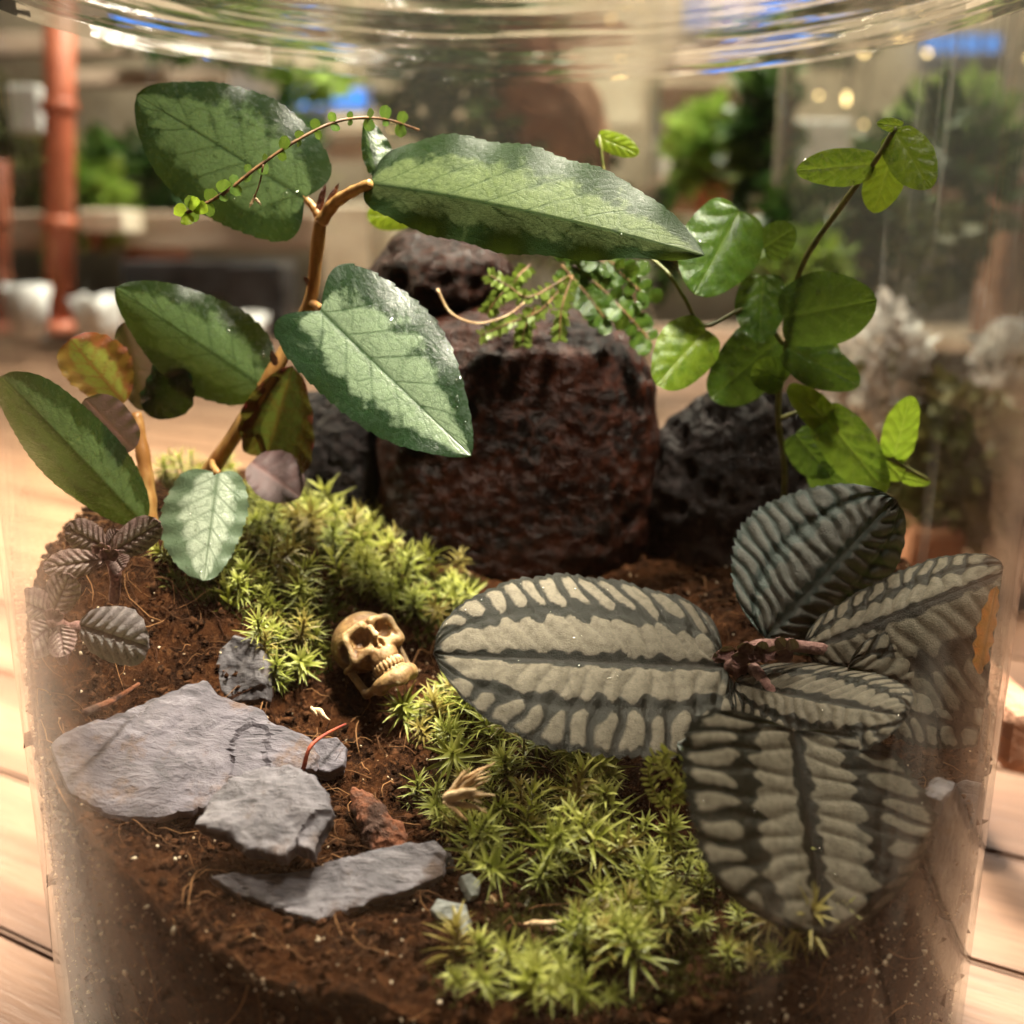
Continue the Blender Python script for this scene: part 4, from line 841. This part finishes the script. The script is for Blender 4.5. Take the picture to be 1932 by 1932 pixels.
# ---- tiny-leaved creeper on the rock
def creeper(name, label, strands, sz, mat, base, step=3, nstem=30, fat=.40, smat=None, r0=.025):
    r = empty(name, base, label, 'plant')
    for s in strands:
        stem(r, s, r0, smat or M['stem_brown'], n=nstem, sides=5); Q = spline(s, nstem)
        for k in range(2, nstem, step):
            for sg in (-1, 1):
                t_ = norm(Q[min(k+1, nstem-1)] - Q[k-1]); d = norm(np.cross(t_, V3(0, -1, .3))*sg + V3(*rng.normal(0, .3, 3)) + t_*.4)
                z = sz*random.uniform(.7, 1.2); T = Q[k] + d*z; n2 = norm(np.cross(d, norm(CAM - Q[k])))*z*fat
                leaf(r, mat, Q[k], T, Q[k] + d*z*.5 + n2, Q[k] + d*z*.5 - n2, a=.5, b=.45, nu=8, nv=6, style='plain', wave=.05, wk=2)
creeper('rock_creeper', 'creeper with tiny bright green leaves hanging down the rust-red rock', [
    [pt(1075, 520, 2.6), pt(1000, 560, 2.2), pt(960, 540, 2.2), pt(925, 520, 2.2)], [pt(1075, 525, 2.6), pt(1020, 585, 2.2), pt(960, 610, 2.1), pt(910, 632, 2.1)],
    [pt(1080, 520, 2.6), pt(1060, 580, 2.2), pt(1055, 640, 2.1)], [pt(1000, 500, 2.6), pt(975, 525, 2.3), pt(960, 560, 2.2)], [pt(960, 545, 2.2), pt(940, 560, 2.1), pt(920, 590, 2.1)], [pt(1010, 580, 2.2), pt(990, 620, 2.1), pt(985, 650, 2.1)]], .22, M['leaf_frond'], pt(1080, 520, 2.7), 1, 30, .20)
creeper('rock_creeper', 'dark green tiny-leaved creeper over the upper right of the rust-red rock', [
    [pt(1080, 500, 3.0), pt(1130, 540, 2.8), pt(1180, 590, 2.7), pt(1225, 640, 2.7)], [pt(1090, 480, 3.0), pt(1150, 500, 2.9), pt(1220, 560, 2.8)], [pt(1060, 500, 3), pt(1110, 560, 2.7), pt(1140, 600, 2.6)],
    [pt(1040, 470, 3.2), pt(1100, 470, 3.0), pt(1200, 520, 2.9)]], .40, M['leaf_fig_dark'], pt(1080, 490, 3.0))
twig('root_thread', [pt(825, 545, 1.8), pt(850, 590, 1.8), pt(900, 610, 1.8), pt(955, 596, 1.8), pt(990, 570, 2.0)], .03, M['straw'], 'thin curved tan root in front of the rust-red rock')
# ---- fern-like moss sprig
creeper('moss_sprig', 'yellow-green feathery sprig standing before the lower silver leaf', [
    [pt(1280, 1690, -7.4), pt(1268, 1600, -7.2), pt(1265, 1530, -7.1), pt(1275, 1470, -7.1), pt(1300, 1415, -7.1)], [pt(1266, 1530, -7.1), pt(1238, 1500, -7.0), pt(1224, 1455, -7.0), pt(1235, 1425, -7)],
    [pt(1272, 1490, -7.1), pt(1315, 1462, -7.1), pt(1350, 1448, -7.1)], [pt(1268, 1510, -7.1), pt(1300, 1490, -7.2), pt(1320, 1488, -7.2)], [pt(1272, 1470, -7.1), pt(1250, 1440, -7.0), pt(1262, 1415, -7)]], .16, M['leaf_sprig'], pt(1280, 1690, -7.4), 2, 30, .12, M['leaf_sprig'], .02)

# ------------------------------------------------------------------ moss
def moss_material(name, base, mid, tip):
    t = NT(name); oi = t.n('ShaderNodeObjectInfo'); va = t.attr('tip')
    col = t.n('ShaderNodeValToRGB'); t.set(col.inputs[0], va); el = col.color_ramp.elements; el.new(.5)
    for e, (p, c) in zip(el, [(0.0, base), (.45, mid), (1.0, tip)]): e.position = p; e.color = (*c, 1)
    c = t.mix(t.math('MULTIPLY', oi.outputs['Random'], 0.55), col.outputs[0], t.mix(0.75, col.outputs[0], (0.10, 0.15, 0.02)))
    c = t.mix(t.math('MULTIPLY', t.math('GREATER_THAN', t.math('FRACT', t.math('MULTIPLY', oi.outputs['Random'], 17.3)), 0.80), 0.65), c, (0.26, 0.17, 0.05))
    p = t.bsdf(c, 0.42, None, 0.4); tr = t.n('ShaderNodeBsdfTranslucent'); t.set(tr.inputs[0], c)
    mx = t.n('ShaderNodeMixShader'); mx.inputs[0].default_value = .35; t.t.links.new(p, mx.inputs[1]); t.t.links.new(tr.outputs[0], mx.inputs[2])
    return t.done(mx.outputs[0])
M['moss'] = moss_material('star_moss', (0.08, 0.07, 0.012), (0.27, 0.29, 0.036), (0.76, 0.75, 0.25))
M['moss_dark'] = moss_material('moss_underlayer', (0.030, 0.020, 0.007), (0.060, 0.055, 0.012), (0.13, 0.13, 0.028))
def shoot_mesh(seed, H, nl, L, W, droopy, mat):
    r = random.Random(seed); v = []; f = []; tip = []
    for k in range(nl):
        s = (k + .5)/nl; z = H*(0.10 + 0.90*s); an = k*2.39996 + r.uniform(-.3, .3)
        el = (0.05 + 1.15*s**1.6) + r.uniform(-.22, .22); l = L*(0.75 + .45*math.sin(math.pi*min(1, s*.9 + .15)))*r.uniform(.75, 1.2); w = W*r.uniform(.7, 1.2)
        d = V3(math.cos(an), math.sin(an), 0); sd = V3(-math.sin(an), math.cos(an), 0); p = V3(0, 0, z); n0 = len(v); e = el; bend = droopy*r.uniform(.3, 1.4); tw = r.uniform(-.5, .5)
        for j in range(5):
            u = j/4; wd = w*(0.75, 1.0, .78, .42, 0)[j]; up = V3(0, 0, 1); nrm = d*-math.sin(e) + up*math.cos(e); s2 = sd*math.cos(tw*u) + nrm*math.sin(tw*u)
            if j < 4: v += [p - s2*wd/2 + nrm*wd*.22, p.copy(), p + s2*wd/2 + nrm*wd*.22]; tip += [s*.45 + u*.55]*3
            else: v += [p.copy()]; tip += [s*.4 + .6]
            p = p + (d*math.cos(e) + up*math.sin(e))*l/4; e -= bend/4
        for j in range(3):
            a = n0 + 3*j; f += [(a, a+1, a+4, a+3), (a+1, a+2, a+5, a+4)]
        a = n0 + 9; f += [(a, a+1, a+3), (a+1, a+2, a+3)]
    vv, ff = tube_vf([(0, 0, -.35), (0, 0, H*.5), (0, 0, H)], .025, 4); n0 = len(v); v += list(vv); tip += [0.0]*len(vv); f += [tuple(i+n0 for i in q) for q in ff]
    return make_mesh('moss_shoot', v, f, mat, attrs={'tip': tip})
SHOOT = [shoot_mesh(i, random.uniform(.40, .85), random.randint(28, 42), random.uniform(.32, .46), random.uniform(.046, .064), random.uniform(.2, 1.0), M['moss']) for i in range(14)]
from mathutils import Quaternion
def in_poly(p, poly):
    x, y = p; c = False; n = len(poly)
    for i in range(n):
        x1, y1 = poly[i]; x2, y2 = poly[(i+1) % n]
        if (y1 > y) != (y2 > y) and x < (x2-x1)*(y-y1)/(y2-y1) + x1: c = not c
    return c
def moss_patch(label, polys, count, mind, scale=(0.75, 1.15), under=900, lift=.08, lean=.45, mound=0.0):
    allp = [q for P in polys for q in P]; c0 = np.mean(allp, 0); g = ground(*c0); g = pt(*c0, 1.0) if g is None else g; root = empty('moss_cushion', g, label, 'moss'); pos = []
    lo = np.min(allp, 0); hi = np.max(allp, 0); tries = 0
    def sample():
        while True:
            p = (random.uniform(lo[0], hi[0]), random.uniform(lo[1], hi[1]))
            if any(in_poly(p, P) for P in polys): return p
    while len(pos) < count and tries < count*40:
        tries += 1; p = sample(); q = ground(*p, lift)
        if q is None or math.hypot(q[0], q[1]) > 9.4 or nz(q, .55, 4.0) < -.15: continue
        if pos and np.min(np.linalg.norm(np.array(pos) - q, axis=1)) < mind: continue
        pos.append(q)
        o = bpy.data.objects.new('moss_shoot', random.choice(SHOOT)); COL.objects.link(o); o.parent = root
        o.location = (q + V3(0, 0, random.uniform(-.12, .12) + mound) - g)*SC
        ax = norm(V3(random.gauss(0, lean), random.gauss(-.30, lean), 1.0)); o.rotation_mode = 'QUATERNION'
        o.rotation_quaternion = Vector((0, 0, 1)).rotation_difference(Vector(ax)) @ Quaternion((0, 0, 1), random.uniform(0, 6.28))
        s = random.uniform(*scale)*1.12; o.scale = (s, s, s)
    mb = MB(); v = []; f = []; tip = []                         # shorter old growth below the green shoots
    for k in range(under):
        q = ground(*sample(), 0.0)
        if q is None or math.hypot(q[0], q[1]) > 9.55: continue
        for _ in range(5):
            d = norm(V3(random.gauss(0, .7), random.gauss(0, .7), .9)); l = random.uniform(.18, .42); s2 = norm(np.cross(d, V3(random.random(), 1, .2)))*random.uniform(.015, .032); n0 = len(v)
            b = q + V3(random.gauss(0, .1), random.gauss(0, .1), -.03 + mound*.6); dr = V3(0, 0, -.12*random.random())
            v += [b - s2, b + s2, b + d*l*.55 - s2*.8, b + d*l*.55 + s2*.8, b + d*l + dr]; f += [(n0, n0+1, n0+3, n0+2), (n0+2, n0+3, n0+4)]; tip += [0, 0, .5, .5, random.uniform(.5, 1)]
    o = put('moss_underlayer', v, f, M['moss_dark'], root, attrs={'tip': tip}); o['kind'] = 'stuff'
P_back = [(300,1095),(345,1050),(420,1010),(470,950),(560,955),(640,975),(720,1005),(735,1060),(690,1120),(640,1165),(600,1190),(540,1180),(450,1165),(360,1125)]
P_side = [(500,1175),(560,1190),(620,1225),(612,1265),(560,1290),(520,1312),(490,1262)]
P_gap = [(720,1060),(800,1090),(870,1075),(905,1100),(890,1150),(830,1190),(800,1230),(760,1180),(700,1130)]
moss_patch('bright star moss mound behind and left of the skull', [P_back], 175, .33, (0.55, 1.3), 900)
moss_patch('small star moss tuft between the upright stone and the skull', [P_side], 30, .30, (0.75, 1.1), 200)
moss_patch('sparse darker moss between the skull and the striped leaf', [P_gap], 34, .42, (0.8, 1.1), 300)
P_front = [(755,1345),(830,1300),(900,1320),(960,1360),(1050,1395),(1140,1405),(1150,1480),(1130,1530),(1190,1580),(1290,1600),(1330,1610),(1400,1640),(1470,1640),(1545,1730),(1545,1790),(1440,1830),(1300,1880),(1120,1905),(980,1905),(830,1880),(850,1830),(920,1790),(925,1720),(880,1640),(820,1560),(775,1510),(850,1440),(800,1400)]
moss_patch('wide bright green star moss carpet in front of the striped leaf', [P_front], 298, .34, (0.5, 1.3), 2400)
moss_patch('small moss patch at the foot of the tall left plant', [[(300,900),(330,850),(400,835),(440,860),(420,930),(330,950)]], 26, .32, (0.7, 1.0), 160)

# ------------------------------------------------------------------ background: things on and behind the table
M['wall'] = simple_noise_mat('shop_wall', (0.40, 0.31, 0.21), (0.62, 0.50, 0.36), 0.03, 0.8, 0.1)
M['orange'] = simple_noise_mat('orange_paint', (0.40, 0.10, 0.05), (0.56, 0.17, 0.09), 0.15, 0.45, 0.1)
M['white'] = simple_noise_mat('white_paper', (0.60, 0.58, 0.56), (0.82, 0.80, 0.80), 0.3, 0.5, 0.2, 2)
M['black'] = simple_noise_mat('black_plastic', (0.012, 0.012, 0.014), (0.04, 0.04, 0.045), 0.3, 0.35, 0.1)
M['beige'] = simple_noise_mat('beige_card', (0.60, 0.50, 0.38), (0.75, 0.66, 0.52), 0.2, 0.6, 0.1)
M['terra'] = simple_noise_mat('terracotta', (0.32, 0.13, 0.07), (0.45, 0.21, 0.12), 0.3, 0.7, 0.2)
M['plantg'] = simple_noise_mat('shop_foliage', (0.018, 0.050, 0.010), (0.09, 0.17, 0.03), 0.15, 0.4, 0.2, transl=.25)
M['plantl'] = simple_noise_mat('shop_foliage_light', (0.16, 0.27, 0.04), (0.32, 0.45, 0.08), 0.15, 0.4, 0.2, transl=.3)
M['planty'] = simple_noise_mat('shop_foliage_olive', (0.06, 0.07, 0.015), (0.18, 0.17, 0.05), 0.15, 0.5, 0.2, transl=.2)
M['petal'] = simple_noise_mat('white_petals', (0.62, 0.58, 0.56), (0.82, 0.80, 0.76), 0.3, 0.5, 0.2, transl=.3)
M['cork'] = simple_noise_mat('cork_bark', (0.30, 0.13, 0.07), (0.62, 0.33, 0.21), 0.12, 0.7, 0.6, 0.8, 0.5)
M['blue'] = no_light_sampling(emit_mat('dusk_sky_pane', (0.09, 0.32, 1.0), 1.7))
M['bulb'] = no_light_sampling(emit_mat('warm_bulb', (1.0, 0.66, 0.30), 14.0))
def bpx(x0, y0, x1, y1, Y, depth, name, mat, label, cat, group=None, rz=0):   # upright box that covers this much of the view at depth Y
    a, b = pt(x0, y1, Y), pt(x1, y0, Y); c = (a+b)/2 + V3(0, depth/2, 0); v, f = box_vf(c, (abs(b[0]-a[0])/2, depth/2, abs(b[2]-a[2])/2), rz)
    o = put(name, v, f, mat, smooth=False); md = o.modifiers.new('bevel', 'BEVEL'); md.width = .004; md.segments = 2
    return tag(o, label, cat, group)
v, f = box_vf((0, 330, 120), (420, 5, 160)); tag(put('back_wall', v, f, M['wall']), 'plain beige-brown wall far behind the table', 'wall', kind='structure')

def window(x0, y0, x1, y1, Y, npane, label):
    a, b = pt(x0, y1, Y), pt(x1, y0, Y); w, h = b[0]-a[0], b[2]-a[2]; c = (a+b)/2
    root = empty('window', (c[0], Y, a[2]), label, 'window', 'high windows in the far wall')
    for i in range(npane):
        cx = a[0] + w*(i+.5)/npane; v, f = box_vf((cx, Y, c[2]), (w/npane/2*.93, .4, h/2)); put('pane', v, f, M['blue'], root, smooth=False)
    for i in range(npane+1):
        cx = a[0] + w*i/npane; v, f = box_vf((cx, Y-.5, c[2]), (w/npane*.045, 1.2, h/2*1.1)); put('mullion', v, f, M['black'], root, smooth=False)
window(545, 168, 705, 202, 318, 2, 'narrow blue dusk window left of the tall glass vase')
window(330, 178, 470, 285, 318, 3, 'blue dusk window seen past the upper left leaf')
window(1285, -10, 1480, 55, 318, 3, 'large blue dusk window at the top right of the vase')
window(1735, 66, 1890, 98, 318, 4, 'blue four-pane window at the upper right corner')
bulbs = [(1153,35,150,9,17),(1597,186,120,11,24),(435,205,200,6,9),(300,395,160,4,4),(212,428,200,4,6),(740,240,170,5,7),(1630,100,180,12,9),(1750,100,180,12,9),(1690,65,180,10,8),(1858,30,170,10,9),(1790,150,150,7,7),(1545,180,170,9,7),(1630,235,140,6,6),(1940,110,170,8,8),(1830,40,200,8,6),(1700,20,180,10,6)]
BULB_AT = ['above the tall vase', 'as a bright long streak over the oval leaf', 'in the blue window left of the vase', 'over the pale board at far left', 'right of the orange post', 'just left of the long green leaf', 'above the second jar, lower left of the cluster', 'above the second jar, beside the four-pane window', 'above the second jar, between two shelves', 'in the top right corner', 'below the four-pane window', 'left end of the right cluster', 'nearest to the topmost fig leaf', 'at the far right edge', 'near the top edge at right', 'at the top edge above the second jar']
for i, (x, y, Y, rx, ry) in enumerate(bulbs):
    c = pt(x, y, Y); k = (Y - CAM[1])/1950; iv, fs = ico(3); r_ = V3(rx*k*.36, rx*k*.36, ry*k*.42)
    root = empty('hanging_bulb', c, 'small glowing warm bulb ' + BULB_AT[i], 'bulb', 'string lights in the blurred shop')
    put('bulb', iv*r_ + c, fs, M['bulb'], root); v, f = tube_vf([c + V3(0, 0, r_[2]*.9), c + V3(0, 0, r_[2]*.9 + 1.4)], r_[0]*.55, 8); put('socket', v, f, M['black'], root)
    v, f = tube_vf([c + V3(0, 0, r_[2]*.9 + 1.3), c + V3(0.5, 0, 25)], .12, 5); put('wire', v, f, M['black'], root)

def post(x, ytop, ybot, w, Y, label):
    b = pt(x, ybot, Y); t_ = pt(x, ytop, Y); r = w*(Y-CAM[1])/1950/2
    root = empty('orange_post', b, label, 'post', 'orange posts at the back of the table'); v, f = tube_vf([b, (b+t_)/2, t_], r, 20); put('shaft', v, f, M['orange'], root)
    v, f = lathe_vf([(r*1.5, 0), (r*1.5, r*.6), (r*1.02, r*.9)], b, 24, True); put('foot', v, f, M['orange'], root)
    for q in (.3, .62):
        c = b + (t_-b)*q; v, f = lathe_vf([(r*1.01, 0), (r*1.25, r*.25), (r*1.25, r*.7), (r*1.01, r*.95)], c, 24); put('collar', v, f, M['orange'], root)
post(112, -60, 628, 52, 125, 'orange-red painted post standing at the left back of the table')
post(-6, 300, 628, 44, 125, 'orange-red post cut off by the left edge of the picture')

def bush(x, y, rx, ry, Y, n, mat, label, name='potted_plant', pot=True, leafs=4.0, group='plants in the blurred shop', potmat=None, bottom=None):
    c = pt(x, y, Y); k = (Y - CAM[1])/1950; RX, RY = rx*k, ry*k
    base = c - V3(0, 0, RY*.9); root = empty(name, V3(c[0], c[1], max(0, base[2]-RX*.8)) if pot else base, label, 'plant', group); v = []; f = []
    for i in range(n):
        d = norm(rng.normal(0, 1, 3)); p = c + d*V3(RX, RX*.7, RY)*rng.uniform(.35, 1)**.5; ax = norm(d*.7 + rng.normal(0, .6, 3)); L = leafs*rng.uniform(.6, 1.3); s = norm(np.cross(ax, rng.normal(0, 1, 3)))*L*.28; n_ = np.cross(ax, norm(s)); n0 = len(v)
        v += [p, p + ax*L*.35 + s + n_*L*.06, p + ax*L*.35 - s + n_*L*.06, p + ax*L*.75 + s*.7 - n_*L*.02, p + ax*L*.75 - s*.7 - n_*L*.02, p + ax*L - n_*L*.12, p + ax*L*.5]
        f += [(n0, n0+1, n0+6), (n0, n0+6, n0+2), (n0+1, n0+3, n0+6), (n0+6, n0+4, n0+2), (n0+3, n0+5, n0+6), (n0+6, n0+5, n0+4)]
    put('foliage', v, f, mat, root)
    for i in range(4):
        q = c + V3(rng.normal(0, RX*.3), rng.normal(0, RX*.2), RY*.3); vv, ff = tube_vf(spline([base - V3(0, 0, .5), (base+q)/2 + V3(rng.normal(0, .6), 0, 0), q], 10), max(.12, RX*.035), 6); put('stem', vv, ff, M['stem_green'], root)
    if pot:
        zt = base[2]; h = max(3.0, min(RX*1.0, zt if zt > 3 else 3)); r = RX*.55
        vv, ff = lathe_vf([(r*.72, 0), (r, h), (r*1.08, h), (r*1.08, h*.86), (r*.96, h*.86)], V3(c[0], c[1], max(zt-h, 0)), 28, True); put('pot', vv, ff, potmat or M['terra'], root)
    return root
# left background
bpx(-20, 400, 600, 470, 140, 3, 'shelf_board', M['board'], 'pale wooden board lying across the back left of the table', 'board')
bpx(232, 492, 520, 560, 120, 14, 'black_tray', M['black'], 'black plastic tray at the back left of the table', 'tray')
bpx(430, 500, 530, 640, 112, 10, 'black_tray', M['black'], 'upright black crate beside the white wrapped pots', 'crate')
bpx(612, 385, 735, 600, 105, 12, 'beige_box', M['beige'], 'bright beige cardboard box behind the tan stems', 'box')
bpx(470, 262, 705, 300, 180, 4, 'white_sign', M['white'], 'white horizontal panel behind the forked tan stem', 'panel')
bpx(-40, 60, 720, 100, 240, 6, 'shelf_board', M['board'], 'high beige shelf board at the upper left', 'board')
bpx(140, 130, 420, 160, 230, 6, 'shelf_board', M['board'], 'second beige shelf board below the high one', 'board')
def white_pot(x, y0, y1, w, Y, label):
    b = pt(x, y1, Y); t_ = pt(x, y0, Y); h = t_[2]-b[2]; r = w*(Y-CAM[1])/1950/2; v, f = lathe_vf([(r*.7, 0), (r*.85, h*.5), (r, h), (r*.9, h), (r*.7, h*.3)], b, 36, True)
    v = np.array([p + V3(1.3*nz(p, .5), 1.3*nz(p, .5, 5), 1.0*nz(p, .6, 9)) for p in v]); tag(put('white_pot', v, f, M['white']), label, 'pot')
white_pot(62, 540, 636, 80, 118, 'white crinkled paper pot left of the orange post'); white_pot(190, 560, 648, 86, 116, 'white crinkled paper pot right of the orange post'); white_pot(470, 590, 670, 70, 100, 'white crinkled paper pot behind the dark green leaf')
bush(285, 345, 120, 70, 150, 420, M['plantg'], 'dark leafy plant in the blurred upper left'); bush(60, 290, 60, 120, 170, 260, M['planty'], 'olive plant beside the orange post'); bush(460, 60, 260, 45, 210, 500, M['plantg'], 'row of green foliage along the top left', pot=False)
bush(590, 150, 70, 25, 190, 140, M['plantl'], 'light green foliage above the narrow blue window', pot=False); bush(180, 380, 40, 50, 140, 140, M['plantl'], 'pale green plant right of the orange post')
# centre: tall vase with planting
def vessel(x, Y, rpx, ybot, ztop, label, name, shoulder=False):
    b = pt(x, ybot, Y); b[2] = 0.05; r = rpx*(Y-CAM[1])/1950; root = empty(name, b, label, 'vase')
    v, f = lathe_vf([(r, z) for z in np.linspace(.4, ztop, 10)] + ([(r*.85, ztop+2.5), (r*.6, ztop+3.6)] if shoulder else [(r*1.02, ztop+.4), (r*.98, ztop+.5)]), b, 80); put('wall', v, f, M['glass_back'], root)
    v, f = lathe_vf([(.01, .3), (r*.9, .3), (r, .5)], b, 60); put('base', v, f, M['glass_back'], root); return b, r
vb, vr = vessel(968, 62, 262, 800, 60, 'tall clear glass vase behind the rust-red rock', 'glass_vase')
iv, fs = ico(5); c = pt(1040, 215, 62); R_ = V3(4.2, 3.5, 6.2); out = np.array([c + (q*R_)*(1 + .35*fbm(q*R_, .25, 4, 3)/3) + V3(-.35*(q[2]*6.2), 0, 0) for q in iv]); tag(put('cork_bark', out, fs, M['cork']), 'salmon-brown slanted cork bark piece inside the tall vase', 'bark')
bush(870, 190, 120, 110, 62, 300, M['plantg'], 'dark plant inside the tall glass vase', 'vase_plant', False, 2.2, None); bush(900, 60, 140, 40, 63, 160, M['plantg'], 'dark drooping foliage at the top of the tall vase', 'vase_plant', False, 2.4, None)
bush(960, 380, 200, 120, 64, 360, M['planty'], 'olive-brown undergrowth low inside the tall vase', 'vase_plant', False, 2.2, None)
# right background
bpx(1225, 110, 1440, 136, 170, 6, 'shelf_board', M['board'], 'pinkish shelf board right of the tall vase', 'board'); bpx(1225, 340, 1345, 400, 120, 8, 'shelf_board', M['board'], 'short pale board low right of the tall vase', 'board')
bpx(1230, 160, 1440, 262, 175, 3, 'white_sign', M['white'], 'grey-white panel right of the tall vase', 'panel'); bpx(1480, 225, 1610, 320, 150, 3, 'white_sign', M['white'], 'pale square panel behind the oval leaf', 'panel')
bush(1345, 285, 62, 58, 120, 220, M['plantl'], 'lime green plant beside the tall vase'); bush(1440, 250, 40, 120, 95, 160, M['plantg'], 'slim dark green plant right of the vase', potmat=M['white'])
jb, jr = vessel(1700, 42, 290, 1000, 29, 'second round glass jar at the right behind the terrarium', 'glass_jar', True)
v, f = lathe_vf([(jr*.96, 0), (jr*.97, 6.5), (jr*.7, 8.2), (.01, 8.6)], jb + V3(0, 0, .6), 48, True); v = np.array([p + V3(0, 0, .8*nz(p, .5) if p[2] > 4 else 0) for p in v]); tag(put('jar_soil', v, f, M['soil']), 'dark soil filling the second round glass jar', 'soil')
bush(1560, 440, 130, 90, 42, 330, M['plantg'], 'leafy green plant inside the second jar', 'jar_plant', False, 1.7, None); bush(1760, 330, 130, 120, 46, 280, M['plantg'], 'broad green plant deeper in the second jar', 'jar_plant', False, 2.0, None)
bush(1500, 500, 110, 60, 38, 260, M['plantl'], 'pale yellow-green tuft low in the second jar', 'jar_plant', False, 1.0, None); bush(1720, 480, 120, 90, 40, 260, M['planty'], 'olive plant in the second jar', 'jar_plant', False, 1.4, None)
bush(1650, 690, 85, 110, 26, 300, M['petal'], 'white blossoming plant behind the climbing fig', 'flower_plant', False, 1.1, None); bush(1910, 690, 55, 80, 30, 150, M['petal'], 'pale pink blossom cluster at the right edge', 'flower_plant', False, 1.2, None)
bush(1800, 880, 120, 170, 24, 700, M['planty'], 'olive-brown mossy growth at the right behind the terrarium', 'olive_plant', False, 1.0, None)
bpx(1700, 1000, 1830, 1180, 22, 5, 'wood_block', M['cork'], 'dark orange-brown wood block at right behind the terrarium', 'block'); bpx(1895, 1345, 2000, 1470, 1.5, 6, 'wooden_box', M['cork'], 'brown wooden box at the right edge of the table', 'box')
bpx(1880, 330, 2000, 640, 70, 6, 'wood_post', M['cork'], 'reddish brown wooden post at the right edge', 'post')

for (x0, y0, x1, y1, Y, dp, mt, lab) in [(556, 92, 704, 122, 200, 8, 'white', 'long white box on the upper left shelf'), (246, 66, 330, 96, 225, 8, 'beige', 'cream box on the upper left shelf'), (150, 395, 232, 440, 130, 8, 'beige', 'cream box beside the orange post'),
        (720, 20, 800, 110, 180, 6, 'white', 'white panel at the top left of the tall vase'), (1100, 60, 1215, 240, 190, 6, 'beige', 'tall cream panel seen through the tall vase'), (1235, 270, 1290, 335, 130, 7, 'white', 'white carton right of the tall vase'),
        (1580, 40, 1720, 62, 210, 6, 'white', 'white shelf edge at the top right'), (1800, 190, 1870, 300, 160, 6, 'white', 'pale panel at the right behind the second jar'), (620, 215, 705, 252, 175, 6, 'beige', 'cream carton under the narrow blue window'), (20, 160, 70, 250, 150, 5, 'white', 'white carton left of the orange post')]:
    bpx(x0, y0, x1, y1, Y, dp, 'carton' if 'panel' not in lab and 'edge' not in lab else 'panel_board', M[mt], lab, 'carton' if 'panel' not in lab and 'edge' not in lab else 'panel')
bush(1790, 250, 90, 60, 100, 200, M['plantl'], 'light green plant at the right behind the second jar'); bush(520, 250, 60, 40, 130, 160, M['plantg'], 'small dark plant behind the forked stem'); bush(1190, 470, 60, 60, 80, 160, M['plantg'], 'low dark plant right of the tall vase')
bush(1560, 60, 90, 40, 170, 200, M['planty'], 'olive foliage at the top right', pot=False); bush(880, 100, 60, 50, 66, 120, M['plantl'], 'pale foliage high in the tall vase', 'vase_plant', False, 2.0, None)
